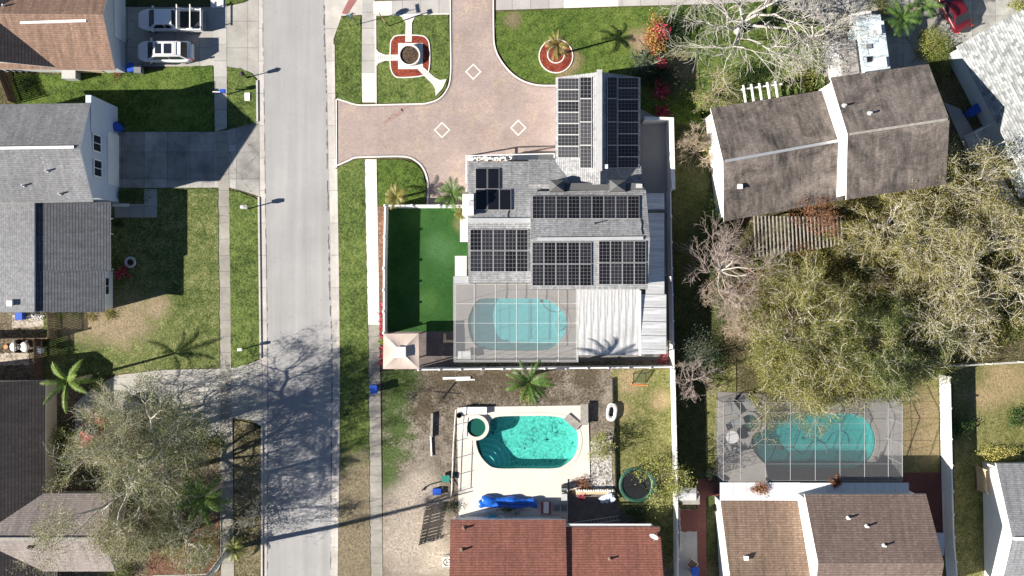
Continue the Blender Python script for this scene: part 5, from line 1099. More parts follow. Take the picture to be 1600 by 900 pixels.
# ---------------------------------------------------------------- vehicles
def vehicle(label, cat, x, y, ang, L, Wd, Hh, paint, kind, name):
    r = thing(name, label, cat, (0, 0, 0)); ns = 22; rings = []; belt = {'car': .92, 'suv': 1.05, 'pickup': 1.12}[kind]; hood = {'car': .82, 'suv': .98, 'pickup': 1.06}[kind]
    cab = {'car': (-.36, -.22, .08, .25), 'suv': (-.42, -.34, .155, .30), 'pickup': (-.10, -.075, .19, .315)}[kind]; bed0 = -.12*L
    for i in range(ns+1):
        t = -1+2*i/ns; xx = t*L/2
        if kind == 'pickup' and xx < bed0-.02: continue
        fr = max(0, (t-.62)/.38) if t > 0 else max(0, (-t-.75)/.25); wd = Wd/2*(1-.30*fr**2.4); z = belt if xx < cab[3]*L else hood; z -= .16*fr**2; zb = .28+.12*fr
        rings.append([(xx, -wd*.9, zb), (xx, -wd, zb+.18), (xx, -wd, z-.22), (xx, -wd*.95, z-.06), (xx, -wd*.8, z), (xx, 0, z+.03), (xx, wd*.8, z), (xx, wd*.95, z-.06), (xx, wd, z-.22), (xx, wd, zb+.18), (xx, wd*.9, zb)])
    m = MB(); m.loft(rings); m.build('body', paint, r, smooth=True)
    b0, r0, r1, b1 = [k*L for k in cab]; hb, ht = Wd/2*.86, Wd/2*.70; zb = belt+.01; zt = Hh
    m = MB(); rr = []
    for xx, hw, z in ((b0, hb*.93, zb), (r0, ht*.96, zt-.05), ((r0+r1)/2, ht, zt), (r1, ht*.98, zt-.04), (b1, hb*.95, zb)):
        lo = zb-.1; rr.append([(xx, -hb, lo), (xx, -hw, z-.03), (xx, -hw*.8, z), (xx, hw*.8, z), (xx, hw, z-.03), (xx, hb, lo)])
    m.loft(rr); m.build('cabin', paint, r)
    def glass(nm, c): m = MB(); m.face(c); m.build(nm, M['glass'], r)
    up = .02
    glass('windshield', [(b1-.01+up, -hb*.92, zb+.04), (b1-.01+up, hb*.92, zb+.04), (r1+.02+up, ht*.92, zt-.03), (r1+.02+up, -ht*.92, zt-.03)])
    glass('rear_window', [(b0+.03-up, hb*.88, zb+.05), (b0+.03-up, -hb*.88, zb+.05), (r0-.01-up, -ht*.9, zt-.05), (r0-.01-up, ht*.9, zt-.05)])
    mid = r0+(r1-r0)*.48
    for s in (-1, 1):
        for xa, xb, xc, xd in ((mid+.06, b1-.45, r1-.1, mid+.06), (b0+.35, mid-.06, mid-.06, r0+.25)):
            f = lambda xx, k: (xx, s*(hb+(ht-hb)*k+.025), zb+.02+(zt-zb-.06)*k); c = [f(xa, .05), f(xb, .05), f(xc, .86), f(xd, .86)]
            glass('side_window', c if s > 0 else c[::-1])
        m = MB(); m.box((b1-.35, s*(Wd/2+.08), belt+.05), (.14, .24, .17)); m.build('wing_mirror', paint, r)
        m = MB(); m.box((L/2-.22, s*Wd*.33, hood-.20), (.2, .3, .12)); m.build('headlight', M['lightgrey'], r)
        m = MB(); m.box((-L/2+.04, s*Wd*.40, belt-.12), (.1, .16, .22)); m.build('tail_light', M['red'], r)
        for xx in (-.29*L, .31*L):
            m = MB(); m.tube((xx, s*(Wd/2-.22), .36), (xx, s*(Wd/2+.01), .36), .36, n=18); wl = m.build('wheel', M['dark'], r); m = MB(); m.tube((xx, s*(Wd/2), .36), (xx, s*(Wd/2+.025), .36), .22, n=14); m.build('rim', M['alu'], wl)
    if kind == 'pickup':
        x0, x1 = -L/2+.03, bed0; m = MB(); hw = Wd/2
        for s in (-1, 1): m.beam((x0, s*(hw-.08), .78), (x1, s*(hw-.08), .78), .16, .72)
        m.beam((x0+.04, -hw+.1, .78), (x0+.04, hw-.1, .78), .09, .7); m.beam((x1-.04, -hw+.1, .80), (x1-.04, hw-.1, .80), .08, .7); m.build('bed', paint, r)
        m = MB(); m.box(((x0+x1)/2, 0, .55), (x1-x0-.1, Wd-.3, .05)); m.build('bed_liner', M['dark'], r)
        m = MB(); m.box((x0-.1, 0, .5), (.2, Wd*.85, .16)); m.build('bumper', M['grey'], r)
        for xx in (x1-.25, x0+.75):
            m = MB(); m.beam((xx, -hw-.12, 1.85), (xx, hw+.12, 1.85), .09, .07)
            for s in (-1, 1): m.beam((xx, s*(hw-.08), 1.1), (xx, s*(hw-.08), 1.85), .08, .06); m.beam((xx, s*(hw-.08), 1.5), (xx-.5, s*(hw-.08), 1.15), .06, .05)
            m.build('ladder_rack', M['white'], r)
    if kind == 'suv':
        for xx, wx_ in ((.065*L, .52), (-.105*L, .66)): m = MB(); m.box((xx, 0, zt+.012), (wx_, ht*1.35, .03)); m.build('sunroof', M['glass'], r)
        for s in (-1, 1): m = MB(); m.beam((r0+.15, s*ht*.93, zt+.05), (r1-.1, s*ht*.93, zt+.05), .05, .05); m.build('roof_rail', M['lightgrey'], r)
        m = MB(); m.beam((r0+.55, -ht*.9, zt+.06), (r0+.55, ht*.9, zt+.06), .05, .04); m.build('roof_rack', M['grey'], r)
    r.location = P(x, y); r.rotation_euler.z = ang; return r
def paint(name, col):
    t = NT(name); t.color(col); t.set(Roughness=.35); t.b.inputs['Coat Weight'].default_value = .5; t.b.inputs['Coat Roughness'].default_value = .08; return t.mat
PW = paint('white_car_paint', (.74, .75, .76)); PR = paint('dark_red_car_paint', (.11, .007, .014)); PR2 = paint('bright_red_car_paint', (.36, .03, .045)); PD = paint('charcoal_car_paint', (.035, .045, .055))
vehicle('white pickup truck with a ladder rack over its dark open bed', 'pickup truck', 272, 35.5, R(180), 6.0, 2.05, 1.85, PW, 'pickup', 'pickup_truck')
vehicle('white SUV with two dark sunroofs beside the pickup', 'SUV', 264, 84, R(180), 5.2, 1.98, 1.75, PW, 'suv', 'parked_suv')
vehicle('dark red car parked by the clipped hedge at upper right', 'car', 1482, 14, R(118), 5.0, 1.95, 1.5, PR, 'car', 'parked_car')
vehicle('bright red car half hidden under oak branches at lower left', 'car', 146, 679, R(70), 4.7, 1.9, 1.5, PR2, 'car', 'parked_car')
vehicle('charcoal car under the oak branches beside the red one', 'car', 214, 656, R(92), 4.8, 1.95, 1.6, PD, 'car', 'parked_car')
# ---------------------------------------------------------------- vegetation
BK_TWIG = bark('pale_twig_bark', (.39, .36, .29), (.68, .63, .52)); BK_PALE = bark('pale_lichen_bark', (.36, .335, .29), (.68, .65, .60)); BK_WHITE = bark('white_dead_bark', (.32, .295, .26), (.56, .535, .49))
BK_PINK = bark('pinkish_twig_bark', (.21, .165, .142), (.45, .375, .335)); BK_BROWN = bark('brown_bark', (.10, .075, .055), (.24, .19, .15)); BK_TAN = bark('tan_twig_bark', (.22, .17, .12), (.46, .38, .29))
LF_OAK = leaf('olive_oak_leaf', [(.030, .044, .010), (.135, .150, .034), (.275, .26, .066), (.42, .375, .14)])
LF_OAKG = leaf('green_oak_leaf', [(.020, .038, .008), (.080, .115, .024), (.165, .195, .046), (.29, .295, .095)])
LF_SPARSE = leaf('yellow_olive_leaf', [(.045, .05, .014), (.155, .155, .040), (.31, .275, .078), (.46, .395, .16)])
LF_GREEN = leaf('fresh_green_leaf', [(.015, .040, .010), (.045, .095, .022), (.09, .155, .038), (.17, .22, .075)])
LF_DARK = leaf('dark_green_leaf', [(.010, .022, .010), (.025, .05, .02), (.05, .085, .032), (.10, .13, .06)])
LF_LIME = leaf('lime_leaf', [(.08, .11, .02), (.20, .24, .045), (.34, .36, .09), (.46, .45, .17)])
LF_YEL = leaf('yellow_variegated_leaf', [(.16, .17, .03), (.38, .36, .08), (.55, .50, .16), (.62, .58, .28)])
LF_RED = leaf('crimson_leaf', [(.10, .008, .018), (.28, .02, .05), (.45, .06, .09), (.52, .22, .20)])
LF_MIX = leaf('croton_leaf', [(.10, .11, .02), (.34, .05, .05), (.45, .32, .07), (.52, .44, .20)])
LF_RUST = leaf('rusty_dead_leaf', [(.09, .035, .015), (.20, .075, .03), (.32, .13, .055), (.38, .20, .10)])
LF_PALM = leaf('palm_frond', [(.020, .052, .010), (.05, .11, .02), (.10, .18, .035), (.19, .25, .07)], .2, .45)
LF_PALMY = leaf('yellow_palm_frond', [(.07, .075, .018), (.17, .155, .035), (.29, .25, .075), (.40, .33, .16)], .2, .45)
LF_SAGE = leaf('grey_green_leaf', [(.03, .05, .03), (.08, .11, .07), (.15, .18, .12), (.24, .27, .19)])
LF_GREYO = leaf('greyish_olive_leaf', [(.06, .066, .026), (.185, .185, .078), (.30, .285, .14), (.44, .41, .24)])
def tubes_np(segs, n):
    A = np.array([s[0] for s in segs]); B = np.array([s[1] for s in segs]); r0 = np.array([s[2] for s in segs]); r1 = np.array([s[3] for s in segs])
    d = B-A; d /= np.maximum(np.linalg.norm(d, axis=1, keepdims=True), 1e-6); up = np.where(np.abs(d[:, 2:3]) < .9, np.array([[0, 0, 1.]]), np.array([[1., 0, 0]]))
    a = np.cross(d, up); a /= np.linalg.norm(a, axis=1, keepdims=True); b = np.cross(a, d); V = []
    for P_, r in ((A, r0), (B, r1)):
        for i in range(n): t = 2*math.pi*i/n; V.append(P_+(a*math.cos(t)+b*math.sin(t))*r[:, None])
    V = np.stack(V, 1); k = len(segs); F = []
    for i in range(n): j = (i+1) % n; F.append(np.stack([np.arange(k)*2*n+x for x in (j, i, n+i, n+j)], 1))
    return V.reshape(-1, 3), np.concatenate(F)
def leaves_np(C, size, rs, flat=.55, asp=.5):
    k = len(C); n = rs.normal(size=(k, 3)); n[:, 2] = np.abs(n[:, 2])+flat; n /= np.linalg.norm(n, axis=1, keepdims=True)
    t = np.cross(n, rs.normal(size=(k, 3))); t /= np.linalg.norm(t, axis=1, keepdims=True); b = np.cross(n, t); s = size*rs.uniform(.55, 1.35, (k, 1))
    V = np.stack([C-t*s*.5, C+b*s*asp*.5, C+t*s*.5, C-b*s*asp*.5], 1).reshape(-1, 3); F = np.arange(4*k).reshape(-1, 4); return V, F
def tree(label, px, py, h, r, seed, bm, lm=None, nleaf=0, lsize=.14, levels=4, kids_=(5, 4, 4, 4), trunk=.22, tfrac=.28, group=None, cat='tree', name='tree', up=.35, clump=.28, wig=.28, taper=.62, lean=(0, 0), twig=.012, droop=0, spread=1.0, sides=5, bm2=None):
    rs = np.random.RandomState(seed); c = P(px, py); root = thing(name, label, cat, c, group); segs = []; tips = []
    def grow(p, d, L, rad, lv):
        ns = 4 if lv == 0 else 3; q = p.copy(); dr = d.copy(); nodes = []
        for i in range(ns):
            dr = dr+rs.normal(size=3)*wig*(.35 if lv == 0 else 1); dr[2] += (.10 if lv < 2 else -.04-droop); dr /= np.linalg.norm(dr)
            e = q+dr*L/ns; ra = rad*(1-(1-taper)*i/ns); rb = rad*(1-(1-taper)*(i+1)/ns); segs.append((q, e, max(ra, twig), max(rb, twig*.8), lv)); q = e; nodes.append((q.copy(), dr.copy(), rb))
            if lv >= levels-1: tips.append(q.copy())
        if lv >= levels: return
        k = kids_[min(lv, len(kids_)-1)]
        for j in range(k):
            nd = nodes[-1] if (lv == 0 or j == 0) else nodes[rs.randint(0 if lv else 2, len(nodes))]
            if lv == 0:
                az = 2*math.pi*(j+rs.uniform(-.3, .3))/k; el = rs.uniform(up*.5, up*1.6); nd_ = np.array([math.cos(az)*math.cos(el), math.sin(az)*math.cos(el), math.sin(el)])
            else:
                v = rs.normal(size=3); v -= v.dot(nd[1])*nd[1]; v /= np.linalg.norm(v); an = rs.uniform(.35, .95)*spread; nd_ = nd[1]*math.cos(an)+v*math.sin(an); nd_[2] = nd_[2]*.8+.06
                nd_ /= np.linalg.norm(nd_)
            grow(nd[0], nd_, L*rs.uniform(.58, .82) if lv else r*rs.uniform(.42, .62), nd[2]*rs.uniform(.55, .78), lv+1)
    grow(np.array([0., 0, -.05]), np.array([lean[0], lean[1], 1.]), h*tfrac, trunk, 0)
    E_ = np.array([s[1] for s in segs]); rad = np.percentile(np.hypot(E_[:, 0], E_[:, 1]), 95); zt = np.percentile(E_[:, 2], 98); th = h*tfrac; base = np.array(c)
    def fit(p):
        q = p.copy(); f = min(1, max(0, p[2]/th)) if th > 0 else 1; k = 1+(r/rad-1)*(f if p[2] < th*1.02 else 1); q[0] *= k; q[1] *= k
        if p[2] > th: q[2] = th+(p[2]-th)*(h-th)/max(.1, zt-th)
        q[2] = max(q[2], .15 if p[2] > .1 else -.05); return q+base
    S2 = [(fit(s[0]), fit(s[1]), s[2], s[3], s[4]) for s in segs]
    V, F = tubes_np([s for s in S2 if s[4] <= 1], 8); o = quickmesh('trunk', V, F, bm, root)
    fine = [s for s in S2 if s[4] > 1]
    if fine: V, F = tubes_np(fine, 4 if len(fine) > 2500 else sides); quickmesh('branches', V, F, bm2 or bm, root)
    if lm and nleaf:
        T = np.array([fit(t) for t in tips]); w = rs.gamma(.6, 1, len(T)); idx = rs.choice(len(T), nleaf, p=w/w.sum()); C = T[idx]+rs.normal(size=(nleaf, 3))*np.array([clump, clump, clump*.7]); C[:, 2] = np.maximum(C[:, 2], .1)
        V, F = leaves_np(C, lsize, rs); quickmesh('foliage', V, F, lm, root)
    return root
def shrub(label, px, py, r, h, seed, lm, n=1500, size=.12, name='shrub', cat='shrub', group=None, sx=1, sy=1, clumps=26, flat=.4, bm=None, z=0):
    rs = np.random.RandomState(seed); c = np.array(P(px, py, z)); root = thing(name, label, cat, c, group)
    K = rs.normal(size=(clumps, 3)); K /= np.linalg.norm(K, axis=1, keepdims=True); K[:, 2] = np.abs(K[:, 2]); K *= rs.uniform(.35, .95, (clumps, 1)); idx = rs.randint(0, clumps, n)
    C = K[idx]+rs.normal(size=(n, 3))*.19; C = C*np.array([r*sx, r*sy, h*.85])+c; C[:, 2] = np.clip(C[:, 2], c[2]+.1, None)
    V, F = leaves_np(C, size, rs, flat); quickmesh('foliage', V, F, lm, root)
    segs = [(c+np.array([0, 0, .0]), c+K[i]*np.array([r*sx, r*sy, h*.8]), .025, .010) for i in range(clumps)]; V, F = tubes_np(segs, 4); quickmesh('stem', V, F, bm or BK_BROWN, root); return root
def palm(label, px, py, h, L, nf, seed, lm=None, trunk=.13, name='palm_tree', droop=1.0, group=None, wl=.45, lean=(0, 0), up=(.15, 1.25), cat='palm', pairs=30):
    lm = lm or LF_PALM; rs = np.random.RandomState(seed); c = np.array(P(px, py)); root = thing(name, label, cat, c, group); top = c+np.array([lean[0], lean[1], h])
    pts = [c+(top-c)*t+np.array([.08*math.sin(t*3)*h*.1, 0, 0]) for t in np.linspace(0, 1, 7)]
    V, F = tubes_np([(a, b, trunk*(1.25-.5*i/6), trunk*(1.25-.5*(i+1)/6)) for i, (a, b) in enumerate(zip(pts, pts[1:]))], 10); quickmesh('trunk', V, F, BK_TAN, root)
    VV = []; FF = []; k = 0; rach = []; top = pts[-1]
    for i in range(nf):
        az = 2.399*i+rs.uniform(-.25, .25); el = up[0]+(up[1]-up[0])*(i/nf)**.9+rs.uniform(-.1, .1); ln = L*rs.uniform(.8, 1.1); p = top.copy(); prev = p; hd = np.array([math.cos(az), math.sin(az), 0]); side = np.array([-math.sin(az), math.cos(az), 0]); e = el
        for s in range(pairs):
            t = (s+1)/pairs; e = el-droop*1.5*t**1.5; dr = hd*math.cos(e)+np.array([0, 0, math.sin(e)]); p = prev+dr*ln/pairs; rach.append((prev, p, .022*(1.2-t), .022*(1.15-t)))
            w_ = wl*(math.sin(math.pi*min(1, .12+t*.9))**.7)*rs.uniform(.8, 1.15); nrm = np.cross(side, dr)
            if t > .12:
                for sg in (-1, 1):
                    a = p; tip = p+side*sg*w_*.9+dr*w_*.55-np.array([0, 0, w_*.35]); wd = dr*ln/pairs*.42; VV += [a-wd, a+wd, tip+wd*.3, tip-wd*.3]; FF.append([k, k+1, k+2, k+3]); k += 4
            prev = p
    quickmesh('crown', VV, FF, lm, root); V, F = tubes_np(rach, 4); quickmesh('rachis', V, F, lm, root); return root
def spiky(label, px, py, r, h, n, seed, lm, name='shrub', cat='shrub', group=None, wd=.07):
    """rosette plants: ti plants, cycads"""
    rs = np.random.RandomState(seed); c = np.array(P(px, py)); root = thing(name, label, cat, c, group); VV = []; FF = []; k = 0
    for i in range(n):
        az = rs.uniform(0, 6.283); b = c+np.array([rs.normal()*r*.3, rs.normal()*r*.3, h*rs.uniform(.25, .8)]); el = rs.uniform(.0, 1.1); d = np.array([math.cos(az)*math.cos(el), math.sin(az)*math.cos(el), math.sin(el)]); s = np.array([-math.sin(az), math.cos(az), 0])*wd*rs.uniform(.7, 1.3); L = r*rs.uniform(.5, .95)
        m_ = b+d*L*.5; e = b+d*L-np.array([0, 0, L*.22]); VV += [b-s*.3, b+s*.3, m_+s, m_-s, m_-s, m_+s, e+s*.15, e-s*.15]; FF += [[k, k+1, k+2, k+3], [k+4, k+5, k+6, k+7]]; k += 8
    quickmesh('foliage', VV, FF, lm, root); V, F = tubes_np([(c, c+np.array([rs.normal()*r*.15, rs.normal()*r*.15, h*.7]), .04, .025) for _ in range(4)], 5); quickmesh('stem', V, F, BK_BROWN, root); return root
# --- lower left oaks
tree('broad lichen grey oak hanging over the dark roof at lower left', 236, 746, 12.0, 6.3, 11, BK_PALE, LF_GREYO, 60000, .105, levels=5, bm2=BK_TWIG, kids_=(6, 5, 4, 4, 3), trunk=.36, tfrac=.34, group='oaks at lower left', name='oak_tree', clump=.24)
tree('lichen grey oak spreading over the red and charcoal cars', 284, 668, 13.0, 5.6, 12, BK_PALE, LF_OAKG, 34000, .105, levels=5, bm2=BK_TWIG, kids_=(6, 5, 4, 4, 3), trunk=.34, tfrac=.42, group='oaks at lower left', name='oak_tree', clump=.24)
tree('thinner oak above the brown mulch bed beside the lower sidewalk', 300, 826, 7.4, 4.4, 13, BK_PALE, LF_OAKG, 20000, .105, levels=5, bm2=BK_TWIG, kids_=(5, 5, 4, 4, 3), trunk=.22, group='oaks at lower left', name='oak_tree', clump=.32)
tree('small sparse bare tree above the bottom left driveway edge', 283, 640, 4.5, 2.4, 14, BK_PALE, LF_OAKG, 900, .12, levels=4, kids_=(4, 3, 3, 3), trunk=.12, clump=.25)
tree('bare grey shrub tree on the verge by the lower sidewalk', 402, 800, 3.2, 1.9, 15, BK_PALE, LF_OAK, 500, .1, levels=4, kids_=(5, 4, 3, 3), trunk=.09)
tree('tall slim grey tree leaning at the bottom edge by the mulch bed', 360, 856, 12.5, 1.6, 16, BK_PALE, LF_OAKG, 700, .16, levels=3, kids_=(4, 3, 3), trunk=.26, tfrac=.86, wig=.2)
palm('large arching green palm beside the lower sidewalk', 347, 757, 5.0, 2.9, 15, 21, leaf('arching_palm', [(.03, .075, .012), (.08, .16, .025), (.15, .25, .05), (.26, .33, .09)]), .16, wl=.42, droop=.75, up=(.2, 1.1))
palm('small yellow-green palm on the lower verge', 373, 853, 1.0, 1.35, 13, 22, LF_LIME, .09, wl=.3)
palm('bright green feathery palm between the house corner and the drive', 143, 587, 4.4, 2.9, 9, 23, leaf('bright_palm', [(.05, .11, .015), (.12, .22, .03), (.22, .32, .06), (.33, .40, .12)]), .13, wl=.36, droop=.62, up=(.1, 1.2))
shrub('bright green shrub beside the feathery palm', 158, 601, .9, 1.0, 24, LF_LIME, 700, .13)
shrub('green bush under the oak near the thin palm', 190, 885, 1.7, 1.8, 25, LF_OAKG, 1800, .14); shrub('leafy green bush between the driveway and oak, beside the charcoal car', 268, 700, 2.0, 1.6, 26, LF_GREEN, 2200, .14); shrub('olive bush at the lower end of the drive, by the sidewalk', 322, 695, 2.0, 1.5, 27, LF_OAKG, 2000, .13)
shrub('olive bush under the dark roof eave by the red car', 95, 690, 1.9, 2.0, 28, LF_OAK, 2000, .13)
# --- right-hand trees
tree('big round olive oak above the bent-beam pool cage', 1246, 528, 7.8, 7.3, 31, BK_PALE, LF_OAK, 140000, .11, levels=5, bm2=BK_TWIG, kids_=(8, 5, 4, 4, 3), trunk=.28, group='oaks behind the houses', name='oak_tree', clump=.26)
tree('round green oak joined to the right of the olive one above the cage', 1348, 540, 6.8, 5.8, 32, BK_PALE, LF_OAKG, 85000, .11, levels=5, bm2=BK_TWIG, kids_=(6, 5, 4, 4, 3), trunk=.22, group='oaks behind the houses', name='oak_tree', clump=.26)
tree('large thin-leaved pale branched tree below the mildewed house', 1372, 352, 7.4, 5.6, 33, BK_PALE, LF_SPARSE, 42000, .11, levels=5, bm2=BK_TWIG, kids_=(6, 5, 4, 4, 3), trunk=.24, clump=.18)
tree('large pale branched tree filling the right edge above the boundary wire', 1500, 408, 8.0, 6.6, 34, BK_PALE, LF_SPARSE, 48000, .11, levels=5, bm2=BK_TWIG, kids_=(8, 5, 4, 4, 3), trunk=.26, clump=.18)
tree('grey branched sparse tree at the corner of the askew house', 1478, 300, 6.5, 4.4, 35, BK_PALE, LF_SPARSE, 22000, .12, levels=5, bm2=BK_TWIG, kids_=(6, 5, 4, 4, 3), trunk=.18, clump=.33)
tree('mostly bare grey tree near the top of the tall fence', 1440, 492, 6.2, 5.6, 36, BK_PALE, LF_SPARSE, 20000, .12, levels=5, bm2=BK_TWIG, kids_=(7, 5, 4, 4, 3), trunk=.18, clump=.33)
tree('bare pinkish tree with radiating branches beside the middle fence', 1122, 424, 5.6, 4.9, 37, BK_WHITE, None, 0, levels=5, kids_=(9, 4, 4, 4, 3), trunk=.20, tfrac=.16, up=.38, wig=.14, twig=.009, bm2=BK_PINK)
tree('bare tan tree between the pinkish tree and the olive oak', 1150, 478, 4.6, 3.8, 38, BK_TAN, LF_RUST, 500, .1, levels=5, kids_=(8, 5, 4, 4, 3), trunk=.14, tfrac=.2, twig=.010)
tree('bare pinkish twiggy tree at the top of the shaded fence lane', 1078, 592, 4.2, 2.3, 39, BK_PINK, None, 0, levels=5, kids_=(7, 4, 4, 3, 2), trunk=.12, tfrac=.2, twig=.010)
tree('dense tan twiggy bush tree beside the white side court wall', 1084, 238, 3.6, 2.5, 40, BK_TAN, LF_SPARSE, 300, .1, levels=5, kids_=(9, 4, 4, 3, 3), trunk=.12, tfrac=.15, twig=.010)
tree('great white leafless tree over the top of the mildewed house', 1152, 50, 7.2, 8.0, 41, BK_WHITE, None, 0, levels=5, kids_=(8, 4, 4, 4, 3), trunk=.36, tfrac=.26, up=.30, wig=.24, lean=(.18, .2), twig=.011)
tree('pale bare smaller tree left of the camper', 1262, 60, 5.0, 4.4, 42, BK_WHITE, LF_OAK, 900, .1, levels=5, kids_=(6, 4, 4, 3, 3), trunk=.2, tfrac=.2, twig=.011)
tree('small rust brown dead tree on the vine pergola', 1262, 348, 4.2, 2.0, 43, BK_BROWN, LF_RUST, 3200, .12, levels=4, kids_=(6, 4, 3, 3), trunk=.10, tfrac=.4)
tree('airy yellow-green tree at the upper corner of the mildewed house', 1112, 148, 3.6, 2.5, 44, BK_TAN, LF_LIME, 2600, .11, levels=4, kids_=(9, 4, 4, 3), trunk=.10, tfrac=.12, clump=.2, twig=.009)
shrub('grey-green conifer bush beside the white patio roof corner', 1088, 548, 2.1, 3.0, 45, LF_SAGE, 4200, .12, clumps=50); shrub('dark green bush under the grey-green conifer', 1112, 566, 1.6, 1.8, 46, LF_GREEN, 1600, .12)
shrub('round green tree shrub at the left wall of the mildewed house', 1121, 335, 1.55, 3.0, 47, LF_GREEN, 2600, .12); shrub('yellow-green bush between house wall and tan twigs', 1104, 225, 1.2, 2.4, 48, LF_LIME, 1100, .11)
for i, (x, y, r, hh, lf, nm) in enumerate(((1195, 412, 2.2, 1.5, LF_OAKG, 'olive thicket bush at the left foot of the vine pergola'), (1240, 428, 2.3, 1.7, LF_GREEN, 'green thicket bush with yellow flowers below the pergola'), (1290, 405, 2.2, 1.6, LF_SPARSE, 'yellowish thicket bush at the right foot of the pergola'), (1225, 468, 2.1, 1.5, LF_RUST, 'rusty thicket bush above the olive oak'),
        (1330, 440, 2.4, 1.6, LF_OAK, 'olive thicket bush in the middle of the wooded yard'), (1390, 455, 2.3, 1.5, LF_SPARSE, 'yellow-olive thicket bush under the big right trees'), (1415, 530, 2.4, 1.4, LF_DARK, 'dark thicket bush at the top end of the tall fence'), (1540, 520, 2.4, 1.4, LF_SPARSE, 'sparse thicket bush at the right boundary wire'), (1320, 300, 1.9, 2.2, LF_SPARSE, 'yellow-leaved bush at the lower edge of the mildewed roof'), (1560, 330, 2.2, 1.8, LF_OAK, 'olive bush by the white wall of the askew house'), (1450, 420, 2.5, 1.6, LF_OAKG, 'green thicket bush between the two largest right trees'), (1180, 440, 1.6, 1.2, LF_RUST, 'brown dried bush beside the radiating pinkish tree'), (1300, 470, 2.2, 1.6, LF_OAK, 'olive bush joining the oak to the thicket'))):
    shrub(nm, x, y, r, hh, 60+i, lf, 1900, .14, name='bush', cat='bush', group='thicket bushes behind the houses')
shrub('clipped rounded hedge beside the dark red car', 1455, 72, 1.75, 1.8, 80, LF_LIME, 5200, .10, name='hedge', cat='hedge', clumps=60)
shrub('clipped hedge block at the corner of the speckled roof, below the rounded one', 1464, 92, 1.6, 1.6, 87, LF_OAKG, 4200, .10, name='hedge', cat='hedge', clumps=60)
palm('green palm at the top edge beside the camper', 1388, 44, 2.6, 2.1, 15, 81, LF_PALM, .13, wl=.4); palm('second green palm at the top edge, nearer the red car', 1418, 22, 2.8, 2.2, 15, 82, LF_PALM, .13, wl=.4); shrub('olive bush at the top edge between the bare tree and palms', 1372, 12, 1.6, 2.0, 83, LF_OAKG, 1800, .12)
shrub('round green bush on the far right lawn beside the tall fence', 1500, 664, 1.35, 1.6, 84, LF_GREEN, 2400, .12); shrub('green bush cut by the right edge of the far lawn', 1586, 652, 1.2, 1.4, 85, LF_GREEN, 1800, .12); shrub('yellow variegated shrub row above the blue-grey roof', 1560, 708, 1.4, 1.4, 86, LF_YEL, 2200, .12, sx=1.6, sy=.6)
tree('leafy yellow-green tree by the trampoline against the fence', 1036, 742, 3.8, 2.6, 50, BK_BROWN, LF_LIME, 4200, .15, levels=4, kids_=(6, 4, 4, 3), trunk=.12, tfrac=.3, clump=.3)
tree('small yellow-green tree on the rock bed beside the open pool', 938, 690, 2.8, 1.35, 51, BK_BROWN, LF_LIME, 1500, .13, levels=4, kids_=(5, 4, 3, 3), trunk=.08, tfrac=.3, clump=.22)
shrub('dark bush in the shade above the red roof', 990, 806, 1.4, 1.3, 52, LF_DARK, 1800, .12); shrub('reddish dry bush on the patio edge beside the stone topped wall', 909, 758, 1.0, .7, 53, LF_RUST, 900, .11); spiky('small crimson plant on the dark patio below the dry bush', 910, 774, .45, .5, 30, 54, LF_RED)
shrub('dark bush behind the picket fence at the deck corner', 706, 792, .95, .8, 55, LF_DARK, 700, .1); shrub('dark potted plants in the shade of the pool cover', 800, 797, 1.0, .6, 56, LF_DARK, 700, .1, sx=1.7, sy=.5)
shrub('white and grey dry brush pile at the corner of the shaded lane', 1113, 742, .9, .7, 57, LF_SAGE, 500, .12, bm=BK_WHITE)
# --- planting round the main house
palm('tall green palm standing at the fence between the two pools', 824, 586, 6.4, 2.5, 24, 90, LF_PALM, .14, wl=.32, lean=(.05, .0), droop=.9)
shrub('yellow-green shrub at the foot of the tall palm', 826, 617, 1.0, 1.0, 91, LF_LIME, 900, .14)
palm('bushy palm with yellow tips in the red mulch ring', 868, 87, 3.2, 1.6, 16, 92, LF_PALMY, .1, wl=.3)
palm('yellow-green palm at the white fence beside the sidewalk', 622, 310, 1.5, 1.5, 14, 93, LF_PALMY, .1, wl=.32); palm('green palm at the white chimney wall', 709, 309, 2.4, 1.9, 17, 94, LF_PALM, .12, wl=.36); palm('small yellow palm below the chimney', 722, 336, 1.6, .9, 10, 95, LF_PALMY, .08, wl=.25)
spiky('green cycad at the edge of the top lawn', 1004, 100, 1.6, 1.4, 130, 96, LF_SAGE, cat='cycad', name='cycad', wd=.05)
shrub('tall croton hedge of red and yellow leaves at the top of the lawn', 1024, 64, 1.15, 2.3, 97, LF_MIX, 2600, .17, sx=.9, sy=2.1); spiky('crimson ti plant inside the croton hedge', 1030, 56, .9, 2.2, 60, 98, LF_RED, wd=.09)
spiky('crimson ti plant alone between the cycad and the croton hedge', 1030, 104, .7, 1.3, 45, 99, LF_RED, wd=.08); spiky('crimson ti plant beside the curved court, upper of two', 1031, 147, .9, 1.5, 60, 100, LF_RED, wd=.08); spiky('crimson ti plant at the white court wall corner, lower of two', 1033, 178, .9, 1.5, 60, 101, LF_RED, wd=.08)
shrub('dark green bush under the croton hedge', 1026, 120, 1.3, 1.2, 102, LF_DARK, 1300, .12)
for i in range(9): spiky('crimson bedding plant in the narrow bed outside the turf fence', 596.2+i*.12, 478+i*11.2, .36, .45, 22, 110+i, LF_RED if i != 5 else LF_LIME, name='bedding_plant', cat='plant', group='bedding plants outside the turf fence', wd=.06)
shrub('dark green bush at the porch of the two-storey house', 208, 306, 1.2, 1.1, 104, LF_GREEN, 1400, .12, sx=1.5, sy=.8)
